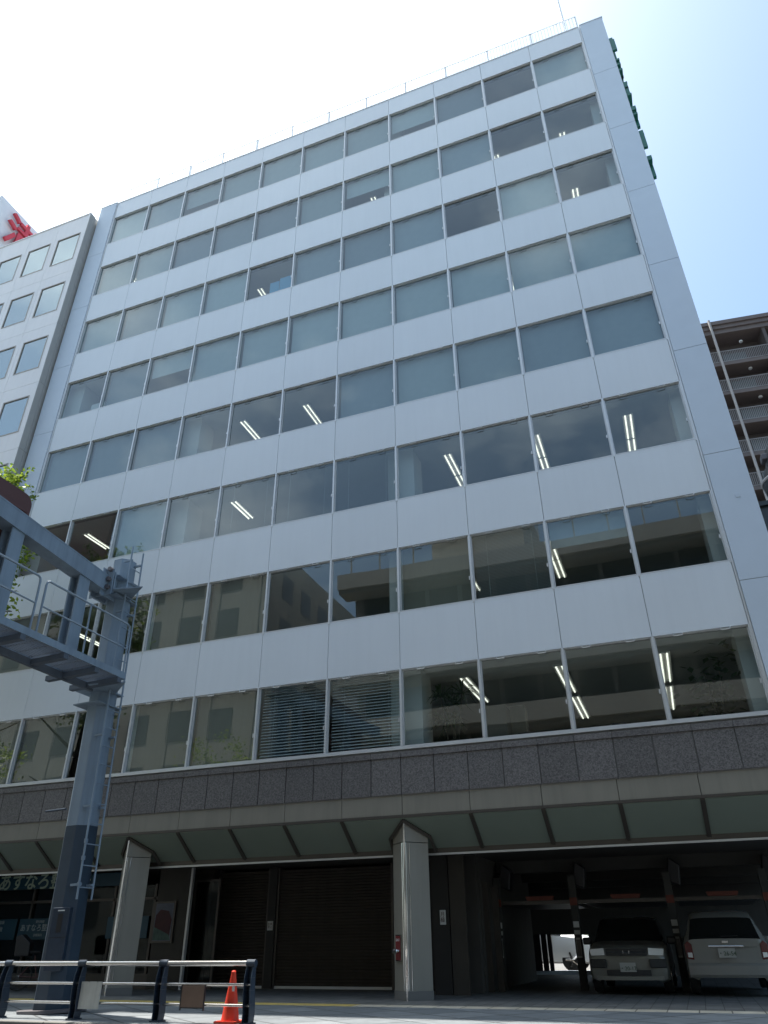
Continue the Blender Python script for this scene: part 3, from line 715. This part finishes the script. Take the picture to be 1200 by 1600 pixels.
HAT = [(0.00,.34,.74,.70,.66,.84,.02,''),(0.03,.26,.80,.76,.70,.98,.02,'w'),(0.22,.24,.835,.90,.60,1.36,.03,''),(0.45,.22,.845,.93,.61,1.44,.05,'g'),(1.2,.20,.85,.92,.63,1.50,.05,'g'),(2.2,.20,.85,.92,.63,1.48,.05,'g'),
       (2.75,.20,.85,.90,.61,1.40,.04,'x'),(3.3,.20,.845,.86,.74,.97,.03,''),(3.75,.20,.83,.76,.70,.84,.03,''),(3.95,.25,.78,.68,.64,.74,.02,''),(3.99,.32,.70,.60,.58,.66,.02,'')]
c2 = car('white hatchback parked nose in beside the silver estate car', 'cars parked in the ground floor garage', (-1.80, 2.42, 0.03), 0, 'carwhite', HAT, {'wheels': (.72, 3.2), 'my': 2.85, 'mirror': 'carwhite'})
for sx in (-1, 1):
    MB().prism([(sx*.66, .62), (sx*.80, .64), (sx*.81, .90), (sx*.735, .96), (sx*.665, .90)], 'y', -.015, .16).build('tail_light', 'tail', c2, bevel=.01)
    MB().prism([(sx*.68, .66), (sx*.77, .67), (sx*.77, .75), (sx*.68, .75)], 'y', -.02, -.0155).build('reverse_lamp', 'lamp', c2)
MB().box(-.34, .34, -.02, .03, .845, .875).build('garnish', 'chrome', c2, bevel=.006)
MB().box(-.06, .06, -.012, .02, .92, .96).build('badge', 'chrome', c2)
pl = MB().box(-.165, .165, -.02, -.006, .66, .825).build('number_plate', 'plate', c2)
text_part('digits', '・26-54', .105, 'plategreen', pl, (0, -.022, .73), FACE_S, ext=.001)
g = MB()
for i in range(12): g.add([(x, y, z) for z in (.31, .36, .52, .56) for x in (-.80+.1333*i, -.6667+.1333*i) for y in ((-.03 if z in (.31, .56) else -.055),)]+[(x, .10, z) for z in (.31, .56) for x in (-.80+.1333*i, -.6667+.1333*i)],
    [(0,1,3,2), (2,3,5,4), (4,5,7,6), (6,7,11,10), (8,9,1,0)])
g.build('bumper', 'carwhite', c2)
MB().tube([(-.05, .02, 1.04), (.28, .03, 1.05)], .008, 5).build('wiper', 'plastic', c2)
c3 = car('white car outside beyond the low rear opening of the garage', None, (-5.80, 15.4, 0.06), R(90), 'yardwhite', WAG, {'wheels': (.72, 3.25), 'my': 1.25})

# bow the front and rear faces in plan
for c_ in (c1, c2):
    for ob_ in [o for o in c_.children_recursive if o.name.split('.')[0] not in ('wheel', 'rim', 'mirror')]:
        if ob_.name.startswith('digits'): continue
        for v in ob_.data.vertices:
            if v.co.y < .45: v.co.y += .15*(abs(v.co.x)/.83)**2.2*max(0, min(1, (.45-v.co.y)/.45))
c3.scale = (1.25, 1.25, 1.25)
# car lifts
l = empty('car_lift', 'dark three bay car lift frame with orange wheel stops in the garage', 'car lift', (0, 4.5, 0))
for px in (-7.0, -5.07, -2.77, -.62):
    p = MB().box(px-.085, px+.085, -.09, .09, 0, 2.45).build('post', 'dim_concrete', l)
    MB().box(px-.09, px+.09, -.096, -.0905, 1.78, 1.95).build('orange_band', 'orange_block', p)
    MB().box(px-.07, px+.07, -.096, -.0905, 1.30, 1.43).build('sticker', 'paper', p)
    MB().box(px-.07, px+.07, -.096, -.0905, 1.15, 1.24).build('sticker', 'placard_white', p)
    MB().box(px-.05, px+.05, -.096, -.0905, .66, 1.08).build('warning_label', 'placard_white', p)
    MB().box(px-.045, px+.045, -.100, -.0965, .70, 1.04).build('label_print', 'bronze', p)
    MB().prism([(px+.0, 2.25), (px+.30, 2.15), (px+.36, 2.62), (px+.12, 2.80)], 'y', .10, .5).build('motor_housing', 'black', p, bevel=.03)
for x0, x1 in ((-7.0, -5.07), (-5.07, -2.77), (-2.77, -.62)):
    pt = MB().box(x0+.09, x1-.09, -.03, .06, 1.82, 1.90).box(x0+.14, x1-.14, .06, 4.2, 1.84, 1.90).build('pallet', 'bronze', l)
    m_ = (x0+x1)/2+.12
    MB().prism([(m_-.32, 1.905), (m_+.32, 1.905), (m_+.36, 2.0), (m_-.36, 2.0)], 'y', -.06, .10).build('wheel_stop', 'orange_block', pt)

# ------------------------------------------------------------------ sign gantry
LEAN = R(-2.0)
gx, gy = -13.36, -3.95
ga = empty('sign_gantry', 'blue grey steel sign gantry with catwalk, ladder and navy painted lower post', 'gantry', (gx, gy, 0)); ga.rotation_euler = (0, LEAN, 0)
def octa(r): return [(r*math.cos(R(22.5+45*i)), r*math.sin(R(22.5+45*i))) for i in range(8)]
def taper(r0, r1, z0, z1):
    a, b = octa(r0), octa(r1); g = MB()
    return g.add([(x, y, z0) for x, y in a]+[(x, y, z1) for x, y in b], [list(range(8))[::-1], list(range(8, 16))]+[(i, (i+1) % 8, 8+(i+1) % 8, 8+i) for i in range(8)])
taper(.345, .32, .02, 3.06).build('lower_post', 'navy', ga)
taper(.317, .275, 3.06, 9.0).build('post', 'bluegrey', ga)
MB().prism(octa(.278), 'z', 9.0, 9.02).build('post_cap', 'bluegrey', ga)
MB().prism(octa(.62), 'z', 0.0, 0.05).build('base_plate', 'bolt', ga)
# bracket cleats on the post
for z in (7.95, 8.42, 5.45, 5.75): MB().box(-.33, .32, -.50, .28, z, z+.022).build('collar_plate', 'bluegrey', ga)
g = MB()
g.box(-.30, .30, -.60, -.56, 7.94, 8.45); g.box(.10, .125, -.80, -.30, 7.86, 8.52); g.box(-.15, -.125, -.80, -.30, 7.86, 8.52); g.box(-.30, .30, -.66, -.63, 7.88, 8.52)
g.build('bracket', 'bluegrey', ga)
for z, yy in ((8.0, -.42), (5.74, -.52)):
    MB().prism([(.20, .10), (.98, yy), (.20, yy-.22)], 'z', z, z+.025).build('gusset', 'bluegrey', ga)
g = MB()
for z in (8.05, 8.25, 8.5):
    for x in (-.22, .22): g.tube([(x, -.74, z), (x, -.60, z)], .055, 6)
g.build('bolts', 'bolt', ga)
# arm, slightly rising toward the road; local y runs to -y
inc = math.tan(R(4.6)); L_ = 9.0
def arm_z(y): return 8.17 + inc*(-y-.65)
g = MB()
for (z0, z1, x0, x1) in ((-.20, -.165, -.17, .17), (.165, .20, -.17, .17)):
    g.add([(x0, -.66, arm_z(-.66)+z0), (x1, -.66, arm_z(-.66)+z0), (x1, -L_, arm_z(-L_)+z0), (x0, -L_, arm_z(-L_)+z0), (x0, -.66, arm_z(-.66)+z1), (x1, -.66, arm_z(-.66)+z1), (x1, -L_, arm_z(-L_)+z1), (x0, -L_, arm_z(-L_)+z1)], [(0,1,2,3), (4,7,6,5), (0,4,5,1), (1,5,6,2), (2,6,7,3), (3,7,4,0)])
for (x0, x1) in ((-.165, -.14), (.14, .165)):
    z0, z1 = -.165, .165
    g.add([(x0, -.66, arm_z(-.66)+z0), (x1, -.66, arm_z(-.66)+z0), (x1, -L_, arm_z(-L_)+z0), (x0, -L_, arm_z(-L_)+z0), (x0, -.66, arm_z(-.66)+z1), (x1, -.66, arm_z(-.66)+z1), (x1, -L_, arm_z(-L_)+z1), (x0, -L_, arm_z(-L_)+z1)], [(0,1,2,3), (4,7,6,5), (0,4,5,1), (1,5,6,2), (2,6,7,3), (3,7,4,0)])
g.build('arm', 'bluegrey', ga)
def hbeam(y, z0, z1):
    g = MB(); g.box(.10, .135, y-.16, y+.16, z0, z1); g.box(-.135, -.10, y-.16, y+.16, z0, z1); g.box(-.10, .10, y-.012, y+.012, z0, z1); return g.build('hanger', 'bluegrey', ga)
hbeam(-1.32, 5.95, arm_z(-1.32)-.2); hbeam(-3.3, 5.95, arm_z(-3.3)-.2); hbeam(-5.6, 5.95, arm_z(-5.6)-.2)
# catwalk
cx0, cx1, cy0, zc = 0.05, 0.90, -.46, 5.86
g = MB(); g.box(cx1-.012, cx1, -L_, cy0, zc-.02, zc+.12); g.box(cx0, cx0+.012, -L_, cy0, zc-.02, zc+.12); g.box(cx0, cx1, cy0, cy0+.012, zc-.02, zc+.12)
g.build('toe_board', 'bluegrey', ga)
g = MB(); y = cy0-.03
while y > -L_: g.box(cx0+.02, cx1-.02, y-.008, y+.008, zc+.006, zc+.03); y -= .30
for i in range(1, 13): x = cx0+(cx1-cx0)*i/13; g.box(x-.010, x+.010, -L_, cy0-.02, zc, zc+.03)
g.build('grating', 'grate', ga)
g = MB()
for y in (-.62, -1.32, -2.2, -3.3, -4.4, -5.6, -6.8): g.box(-.35 if abs(y+1.32) < .1 or abs(y+3.3) < .1 or abs(y+.62)<.1 else cx0, cx1, y-.06, y+.06, zc-.13, zc-.025)
g.box(cx0-.02, cx0+.05, -L_, cy0, zc-.16, zc-.02)
g.build('cross_beam', 'beam_shade', ga)
def railing(ya, yb):
    g = MB(); x = cx1-.02; zt_ = zc+1.18; zb = zc+.12; r = .05
    def arc(y, s): return [(x, y+s*0, zt_-r*2), (x, y+s*r*.3, zt_-r*.6), (x, y+s*r*1.4, zt_)]
    g.tube([(x, ya, zb)] + arc(ya, -1) + list(reversed(arc(yb, 1))) + [(x, yb, zb)], .022, 8)
    g.tube([(x, ya, zb+.52), (x, yb, zb+.52)], .018, 8)
    m = (ya+yb)/2
    if abs(yb-ya) > 2: g.tube([(x, m, zb), (x, m, zt_)], .018, 8)
    g.build('handrail', 'bluegrey', ga)
railing(-.52, -3.02); railing(-3.18, -5.7); railing(-5.85, -8.9)
# ladder up the road side of the post
g = MB(); lx = .40
for y in (-.30, .10): g.tube([(lx+.02, y, 1.75), (lx+.02, y, 9.25)], .02, 8)
z = 1.95
while z < 9.0: g.tube([(lx+.02, -.30, z), (lx+.02, .10, z)], .012, 6); z += .375
for z in (2.0, 3.4, 4.8, 6.2, 7.6, 8.9):
    for y in (-.26, .06): g.box(.20, lx+.03, y-.025, y+.025, z-.02, z+.02)
g.build('ladder', 'bluegrey', ga)
cb = MB().box(-.16, .16, -.13, .02, .62, 1.62).build('control_box', 'navyrail', ga, loc=(.20, -.33, 0), bevel=.012)
cb.rotation_euler = (0, 0, R(22))
MB().box(-.045, .045, -.136, -.131, 1.22, 1.52).build('meter_slot', 'black', cb)
MB().box(-.155, .155, -.134, -.131, 1.135, 1.145).build('door_gap', 'black', cb)
MB().box(-.06, .06, -.136, -.131, 1.56, 1.58).build('name_strip', 'paper', cb)
MB().tube([(-.35, -.15, 3.42), (-.85, -.15, 3.42)], .022, 8).build('peg', 'navyrail', ga)
g = MB()      # stickers and scuffed paint on the ladder foot
for z in (2.0, 2.45, 2.75): MB().box(lx-.0, lx+.045, -.33, -.27, z-.035, z+.035).build('ladder_clamp', 'bluegrey', ga)
# the road sign carried by the arm
rs = empty('road_sign', 'maroon backed overhead sign panel with rounded corner on the gantry arm', 'road sign', (gx-.72, gy-3.0, 0))
def rrect(y0, y1, z0, z1, r):
    p = []
    for cy, cz, a0 in ((y1-r, z1-r, 0), (y0+r, z1-r, 90), (y0+r, z0+r, 180), (y1-r, z0+r, 270)):
        for i in range(7): a = R(a0+i*15); p.append((cy+r*math.cos(a), cz+r*math.sin(a)))
    return p
MB().prism(rrect(-5.4, .30, 6.1, 9.42, .22), 'x', -.05, .0).build('panel', 'maroon', rs)
g = MB()
for z in (6.6, 7.5, 8.4, 9.0): g.box(.0, .07, -5.3, .2, z-.03, z+.03)
g.build('stiffener', 'maroon', rs)
g = MB()
for y in (-.35, -2.6): g.box(.07, .42, y-.05, y+.05, 7.3, 7.4); g.box(.07, .42, y-.05, y+.05, 6.5, 6.6)
g.build('fixing_arm', 'bluegrey', rs)

# ------------------------------------------------------------------ guardrail, cone, placards
gr = empty('guardrail', 'navy post pedestrian guardrail with three steel rails at the kerb', 'guardrail', (-8.75, -5.0, 0))
def gpost(x, endp=False):
    prof_l = [(-.04, .02), (-.06, .12), (-.05, .25), (-.02, .42), (-.005, .58), (-.01, .72)]
    prof_r = [(.11, .02), (.10, .12), (.115, .25), (.13, .42), (.12, .58), (.08, .72)]
    a = [(-y*1.0, z) for y, z in prof_l]; b_ = [(-y*1.0, z) for y, z in prof_r]
    g = MB()
    for i in range(len(a)-1):
        for dx0, dx1 in ((-.062, -.05), (.05, .062), (-.05, .05)):
            web = dx1-dx0 > .05
            if web: ya0, yb0, ya1, yb1 = a[i][0], a[i][0]-.012, a[i+1][0], a[i+1][0]-.012
            else: ya0, yb0, ya1, yb1 = a[i][0], b_[i][0], a[i+1][0], b_[i+1][0]
            z0, z1 = a[i][1], a[i+1][1]
            vs = [(dx0, ya0, z0), (dx1, ya0, z0), (dx1, yb0, z0), (dx0, yb0, z0), (dx0, ya1, z1), (dx1, ya1, z1), (dx1, yb1, z1), (dx0, yb1, z1)]
            g.add(vs, [(0,1,2,3), (4,7,6,5), (0,4,5,1), (1,5,6,2), (2,6,7,3), (3,7,4,0)])
    g.box(-.09, .09, -.12, .06, -.0, .02)
    g.tube([(-.075, -.03, .765), (.075, -.03, .765)], .052, 14)
    p = g.build('post', 'navyrail', gr, loc=(x, 0, 0), smooth=False, bevel=.004)
    return p
gp = gpost(0)
for x in (-1.58, -3.18, -4.74, -6.3, -7.9, -9.5): inst(gp, gr, (x, 0, 0))
for z, r, y in ((.765, .036, -.03), (.49, .021, -.04), (.225, .021, -.02)):
    MB().tube([(.06 if r > .03 else .03, y, z), (-10, y, z)], r, 14).build('rail', 'steel', gr, smooth=True)
pw = empty('placard', 'blank pale placard tied to the lower guardrail bars', 'placard', (-11.66, -5.06, .345))
MB().box(-.20, .20, -.008, .008, -.20, .17).build('plate', 'placard_white', pw)
g = MB(); 
for x in (-.05, .12): g.tube([(x, .03, .14), (x, -.02, .17), (x, .05, .17)], .006, 5)
g.build('cable_tie', 'black', pw)
pb = empty('placard', 'small brown placard in a dark frame tied to the lower guardrail bars', 'placard', (-9.72, -5.06, .325))
MB().box(-.20, .20, -.008, .008, -.13, .15).build('plate', 'placard_brown', pb)
MB().box(-.215, -.20, -.012, .012, -.17, .16).box(.20, .215, -.012, .012, -.17, .16).box(-.20, .20, -.012, .012, -.145, -.13).build('frame', 'black', pb)
cn = empty('traffic_cone', 'orange red traffic cone standing behind the guardrail end', 'traffic cone', (-9.14, -4.88, 0))
MB().lathe([(.135, .03), (.13, .06), (.034, .635), (.036, .65), (.026, .665), (.0, .67)], 0, 0, 28).build('cone', 'orange', cn, smooth=True)
MB().box(-.18, .18, -.18, .18, 0, .03).build('base', 'orange', cn, bevel=.012)
MB().box(.045, .085, -.087, -.080, .40, .47).build('torn_sticker', 'paper', cn)

# ------------------------------------------------------------------ neighbour on the left
nbld = empty('beige_office_building', 'beige tiled office building with square punched windows left of the white building', 'building', (-30, -.45, 0))
nb_ = nbld
zr = lambda i: 29.95 - i*3.31      # window heads
Xr = -23.06+30                      # local x of right edge
wx = [(6.65-1.77*i, 5.29-1.77*i) for i in range(6)]
g = MB(); xs = [Xr-.10] + [ (wx[i][1]+wx[i+1][0])/2 for i in range(5)] + [-6.0]
for i in range(6):
    x1, x0 = xs[i], xs[i+1]
    a, c = wx[i]
    for q in range(9):
        z1 = zr(q) + (0.64 if q else 1.21); z0 = zr(q+1)+.64 if q < 8 else 0
        h0, h1 = zr(q)-1.84, zr(q)
        # frame of four slabs round the opening
        g.box(x0+.006, x1-.006, 0, .2, h1, z1-.006); g.box(x0+.006, x1-.006, 0, .2, z0+.006, h0)
        g.box(x0+.006, c, 0, .2, h0, h1); g.box(a, x1-.006, 0, .2, h0, h1)
g.build('wall', 'beige_bldg', nb_)
g = MB()
zs = [0] + [zr(q)+.64 for q in range(8, 0, -1)] + [31.18]
for a, c in zip(zs[:-1], zs[1:]): g.box(Xr-.095, Xr-.005, -.02, .25, a+.006, c-.006, 0); g.box(Xr-.003, Xr+.012, -.015, .25, a+.006, c-.006, 1); g.box(Xr-.03, Xr+.005, .262, .62, a+.006, c-.006, 1)
g.build('corner_panel', ['beige_bldg', 'beige_shade'], nb_)
MB().box(-6, Xr-.02, .2, 12, 0, 31.1).build('wall_core', 'joint', nb_)
MB().box(-6, Xr, -.03, .3, 31.16, 31.22).build('coping', 'beige_bldg', nb_)
g = MB()
wi = MB(); w_, h_ = 1.36, 1.84
for (x0, x1, z0, z1) in ((0, .05, 0, h_), (w_-.05, w_, 0, h_), (.05, w_-.05, 0, .05), (.05, w_-.05, h_-.05, h_)): wi.box(x0, x1, -.012, .06, z0, z1)
w0 = wi.build('window', 'nframe', nb_); p0 = MB().box(.05, w_-.05, .02, .025, .05, h_-.05).build('pane', 'opp_glass', w0)
pn = glass_mat('neighbour_glass', (0.6, 0.68, 0.68), 3.0, wav=0.006); p0.data.materials[0] = pn
bk = MB().box(.06, w_-.06, .12, .13, .06, h_-.06).build('curtain', 'blind_dark', w0)
first = True
for i in range(6):
    for q in range(9):
        loc = (wx[i][1], 0, zr(q)-1.84)
        if first: w0.location = loc; first = False; continue
        f = inst(w0, nb_, loc); inst(p0, f, (0, 0, 0)); inst(bk, f, (0, 0, 0))
rb = empty('roof_billboard', 'white rooftop billboard with a large red raised character', 'billboard', (-30.5, -.4, 31.2))
MB().box(-5, 0, .1, 9, -.1, 5.3).build('panel', 'signwhite', rb)
o = text_part('character', '満', 2.5, 'red', rb, (.22, 1.95, 3.45), (math.pi/2, 0, math.pi/2), ext=.07, offset=.02)

# ------------------------------------------------------------------ brown flats on the right
ap = empty('apartment_building', 'brown apartment block with rows of railed balconies behind on the right', 'building', (3.5, 32.0, 0)); ap.rotation_euler = (0, 0, R(7))
FP = 2.85; ZA = 43.3; NX = 24
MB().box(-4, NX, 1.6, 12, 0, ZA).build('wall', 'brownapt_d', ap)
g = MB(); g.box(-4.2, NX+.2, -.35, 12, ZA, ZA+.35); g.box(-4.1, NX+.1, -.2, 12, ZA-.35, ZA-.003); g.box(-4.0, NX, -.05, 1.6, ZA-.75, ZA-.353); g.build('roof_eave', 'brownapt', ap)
for i in range(1, 13):
    z = ZA - .9 - i*FP
    if z < 0: break
    s = MB().box(-4, NX, 0, 1.6, z-.22, z+.08).build('balcony', 'brownapt', ap)
    b = MB(); b.box(-4, NX, -.02, .02, z+1.15, z+1.20); b.box(-4, NX, -.015, .015, z+.12, z+.16)
    x = -4
    while x < NX: b.box(x, x+.03, -.01, .01, z+.16, z+1.15); x += .125
    b.build('balcony_railing', 'flat_rail', s)
    for k in range(1, 7): MB().box(-2.6+k*3.8, -.9+k*3.8, 1.55, 1.6, z+.1, z+2.1).build('balcony_door', 'opp_win', s)
    b = MB(); b.lathe([(.13, z+FP-.36), (.15, z+FP-.30), (.13, z+FP-.225)], 1.9+ (i % 2)*1.2, .8, 12); b.lathe([(.13, z+FP-.36), (.15, z+FP-.30), (.13, z+FP-.225)], 6.4, .8, 12)
    b.build('balcony_lamp', 'white', s)
for x in (-3.9, 8.0): MB().box(x-.12, x+.12, .05, 1.6, 0, ZA-.75).build('party_wall', 'brownapt_d', ap)
MB().tube([(4.15, -.45, 0), (4.15, -.45, ZA+.4)], .10, 10).build('downpipe', 'pipe', ap)
# low dark house between them
dk = empty('dark_building', 'low building coloured black for deep shade in the gap right of the white tower', 'building', (3.2, 14, 0))
MB().box(-1.8, 14, 0, 10, 0, 16.9).build('wall', 'black', dk)  # black colour stands in for the deep shade on this wall
MB().box(-1.9, 14.1, -.15, 10.1, 16.9, 17.1).build('roof', 'black', dk)
# black street lamp at the right frame edge
st = empty('street_lamp', 'black street lamp with hooded lantern at the right picture edge', 'street lamp', (1.10, -2.2, 0))
MB().tube([(0, 0, 0), (0, 0, 9.0)], [.11, .07], 12).build('pole', 'black', st)
MB().lathe([(.06, 7.6), (.14, 7.8), (.36, 8.35), (.45, 8.95), (.42, 9.05), (.34, 9.25)], 0, 0, 20).build('lantern', 'black', st, smooth=True)
MB().lathe([(.455, 8.93), (.47, 8.96), (.455, 8.99)], 0, 0, 20).build('rim', 'rail_grey', st)
MB().lathe([(.30, 9.25), (.22, 9.7), (.12, 9.85), (.02, 9.9)], 0, 0, 20).build('cap', 'black', st, smooth=True)
MB().box(-.32, -.05, -.12, .12, 9.48, 9.62).build('visor', 'bolt', st, bevel=.02)

# ------------------------------------------------------------------ trees
def tree(name, label, loc, h, cr, crown_z, nclump, nleaf, seed, m='leaf', group=None, shape=(1, 1, 1), shoots=0):
    rr = random.Random(seed); o = empty(name, label, 'tree', loc, 0, group)
    g = MB(); base = crown_z*0.75
    g.tube([(0, 0, 0), (.05, .03, base*.5), (-.03, .05, base), (.05, 0, crown_z+.5), (0, 0, h*.85)], [.17, .14, .12, .08, .03], 9)
    tips = []
    for i in range(11):
        z0 = base*.8 + (h*.8-base*.8)*rr.random(); a = rr.random()*6.28; l = cr*(.5+.5*rr.random())
        p = Vector((0, 0, z0)); q = p + Vector((math.cos(a)*l*shape[0], math.sin(a)*l*shape[1], l*.55)); md = (p+q)/2 + Vector((rr.gauss(0, .15), rr.gauss(0, .15), .1))
        g.tube([p, md, q], [.06, .04, .015], 6); tips.append(q)
    g.build('trunk', 'bark', o)
    lf = MB()
    def leaf(p, s):
        if (p.x/(cr*shape[0]))**2 + (p.y/(cr*shape[1]))**2 > 1.15: return
        a = Vector((rr.gauss(0, 1), rr.gauss(0, 1), rr.gauss(0, .6))).normalized(); b = a.cross(Vector((rr.gauss(0, 1), rr.gauss(0, 1), rr.gauss(0, 1)))).normalized()
        lf.add([p, p+a*s*.5+b*s*.28, p+a*s, p+a*s*.5-b*s*.28], [(0, 1, 2, 3)])
    for i in range(nclump):
        u = rr.random()*6.28; v = math.acos(2*rr.random()-1); r_ = rr.random()**.4
        c = Vector((math.cos(u)*math.sin(v)*cr*shape[0]*r_, math.sin(u)*math.sin(v)*cr*shape[1]*r_, (h+crown_z)/2 + math.cos(v)*(h-crown_z)/2*r_))
        cs_ = .20+.22*rr.random()
        for k in range(nleaf):
            leaf(c + Vector((rr.gauss(0, cs_), rr.gauss(0, cs_), rr.gauss(0, cs_*.7))), .12+.08*rr.random())
    for i in range(shoots):
        a = rr.random()*6.28; p = Vector((math.cos(a)*cr*.75*shape[0]*rr.random(), math.sin(a)*cr*.6*shape[1]*rr.random(), h-.8)); d = Vector((rr.gauss(0.15, .35), rr.gauss(0, .3), 1)).normalized()
        ln_ = .9+.8*rr.random()
        g2 = [p + d*ln_*t + Vector((0.25*t*t, 0, -.15*t*t)) for t in [j/12 for j in range(13)]]
        for q in g2:
            for k in range(8): leaf(q+Vector((rr.gauss(0, .055), rr.gauss(0, .055), rr.gauss(0, .05))), .135)
    lf.build('crown', m, o)
    return o
tree('street_tree', 'bright leafy street tree behind the maroon overhead sign', (-20.6, -3.0, 0), 13.5, 2.2, 7.0, 120, 70, 5, shape=(.75, .85, 1), shoots=34, group=None)
tree('street_tree', 'street tree on the near kerb far left, out of the picture', (-27.5, -3.6, 0), 11.0, 2.8, 4.0, 60, 50, 8)
tree('street_tree', 'street tree standing across the road to the left', (-24, -17.5, 0), 11.0, 3.0, 4.0, 70, 50, 9, m='leaf')
tree('street_tree', 'street tree standing across the road on the right', (12, -18.0, 0), 9.5, 2.6, 4.0, 60, 50, 11, m='leaf')

# potted plants behind the second floor glass
def plant(label, loc, n, s, kind, seed):
    rr = random.Random(seed); o = empty('potted_plant', label, 'plant', loc)
    MB().lathe([(.13, 0), (.17, .30), (.16, .30)], 0, 0, 14).build('pot', 'white', o)
    g = MB(); lf = MB()
    stems = 5
    for i in range(stems):
        a = rr.random()*6.28; top = Vector((math.cos(a)*.22*s, math.sin(a)*.12*s, (1.1+.9*rr.random())*s)); g.tube([(0, 0, .25), top*.6, top], .015, 5)
        for k in range(n):
            a2 = rr.random()*6.28
            if kind == 'spiky':
                d = Vector((math.cos(a2), math.sin(a2), .9-1.3*rr.random())).normalized(); p = top; l = .45*s; wd = d.cross(Vector((0, 0, 1))).normalized()*.02
                q = p+d*l*.55+Vector((0, 0, .05)); e = p+d*l+Vector((0, 0, -.14)); lf.add([p-wd, p+wd, q+wd, q-wd], [(0, 1, 2, 3)]); lf.add([q-wd, q+wd, e], [(0, 1, 2)])
            else:
                p = top + Vector((rr.gauss(0, .20), rr.gauss(0, .15), rr.gauss(-.2, .25)))*s; d = Vector((math.cos(a2), math.sin(a2), -.4)).normalized(); wd = d.cross(Vector((0, 0, 1))).normalized()*.06; l = .20
                lf.add([p, p+d*l*.5+wd*1.3, p+d*l*1.2, p+d*l*.5-wd*1.3], [(0, 1, 2, 3)])
    g.build('stem', 'bark', o); lf.build('leaves', 'leaf_dark', o)
z2f = zt(2)-HW-.78
plant('spiky dracaena inside the second floor window by the venetian blinds', (-7.0, 1.0, z2f), 34, 1.25, 'spiky', 3)
plant('broad leaved pot plant inside the last second floor window on the right', (-.95, 1.1, z2f), 40, 1.2, 'broad', 4)

def office_chair(label, x, y, rz):
    o = empty('office_chair', label, 'chair', (x, y, z2f), rz, 'black office chairs behind the second floor windows')
    MB().box(-.24, .24, -.23, .23, .43, .50).build('seat', 'black', o, bevel=.03)
    MB().prism([(-.23, .62), (.23, .62), (.21, 1.02), (.14, 1.08), (-.14, 1.08), (-.21, 1.02)], 'y', -.27, -.22).build('backrest', 'black', o, bevel=.02)
    b = MB().tube([(0, 0, .10), (0, 0, .43)], .03, 8).tube([(0, -.24, .45), (0, -.26, .70)], .02, 6)
    for i in range(5): a = i*1.2566; b.tube([(0, 0, .12), (.28*math.cos(a), .28*math.sin(a), .05)], .02, 6)
    b.build('chair_base', 'bolt', o)
for i, (x, lb) in enumerate(((-5.2, 'black office chair nearest the pale cabinet on the second floor'), (-4.0, 'black office chair left of the middle mullion of the dark second floor office'),
                             (-3.1, 'black office chair right of the middle mullion of the dark second floor office'), (-1.9, 'black office chair nearest the broad leaved plant'))):
    office_chair(lb, x, 1.15 + .1*(i % 2), R(-12+9*i))
MB().box(-6.25, -5.75, 1.5, 2.1, z2f, z2f+1.95).build('cabinet', 'wall_in', ob)
MB().box(-5.72, -5.35, 1.9, 2.3, z2f, z2f+2.0).build('cabinet', 'fascia', ob)

# ------------------------------------------------------------------ buildings across the street (seen mirrored in the glass)
ba = empty('beige_block', 'beige block with square windows mirrored in the third floor glass', 'building', (-44, -22, 0))
MB().box(-22, 19, -22, 0, 0, 25.4).build('wall', 'opp_beige', ba)
g = MB()
for i in range(12):
    for q in range(7):
        x = 18-2.6-i*3.1; z = 2.0+q*3.3
        g.box(x, x+1.7, -.0, .02, z, z+1.9)
for i in range(7):
    for q in range(7):
        y = -2.0-i*2.9; z = 2.0+q*3.3
        g.box(19.0, 19.02, y-1.6, y, z, z+1.9)
g.build('windows', 'opp_win', ba)
g = MB()
for i in range(13): g.box(18.6-i*3.1-.02, 18.6-i*3.1+.02, 0.0, .03, 0, 25.4)
g.build('joints', 'opp_grey', ba)
MB().box(12, 16, -10, -5, 25.4, 28).build('penthouse', 'opp_beige', ba)
rbb = empty('roof_sign', 'dark red rooftop hoarding mirrored in the fourth floor glass', 'billboard', (-44, -23, 25.4))
MB().box(-9, 3.2, -.4, 0, 1.0, 6.6).build('board', 'maroon', rbb)
g = MB()
for x in range(-8, 3, 2): g.box(x, x+.15, -.6, -.4, 0, 6)
g.build('support', 'bolt', rbb)
bb = empty('banded_block', 'pale block with long balcony bands mirrored in the third floor glass', 'building', (-4, -22, 0))
MB().box(-15, 24, -18, -1.6, 0, 20.3).build('wall', 'opp_grey', bb)
g = MB()
for q in range(7):
    z = 2.3+q*3.1; g.box(-15.6, 24, -1.6, 0, z-.55, z+.45); g.box(-15.6, 24, -1.6, -.3, z-.75, z-.55)
g.build('balcony_band', 'opp_beige', bb)
g = MB()
for q in range(6):
    z = 2.75+q*3.1
    for i in range(18): g.box(-14.4+i*2.1, -12.6+i*2.1, -1.6, -1.55, z, z+1.85)
g.build('glazing', 'opp_glass', bb)
g = MB()
for i in range(20): g.box(-15+i*2, -15+i*2+.08, -.9, -.82, 21.2, 24.4)
g.box(-15, 24, -.9, -.82, 24.35, 24.45); g.build('roof_fence', 'opp_beige', bb)
MB().box(-10, -4, -10, -2, 20.3, 27).build('penthouse', 'opp_beige', bb)
br = empty('far_block', 'plain grey block farther along the opposite side of the street', 'building', (-90, -22, 0))
MB().box(-22, 20, -18, 0, 0, 29).build('wall', 'opp_grey', br)
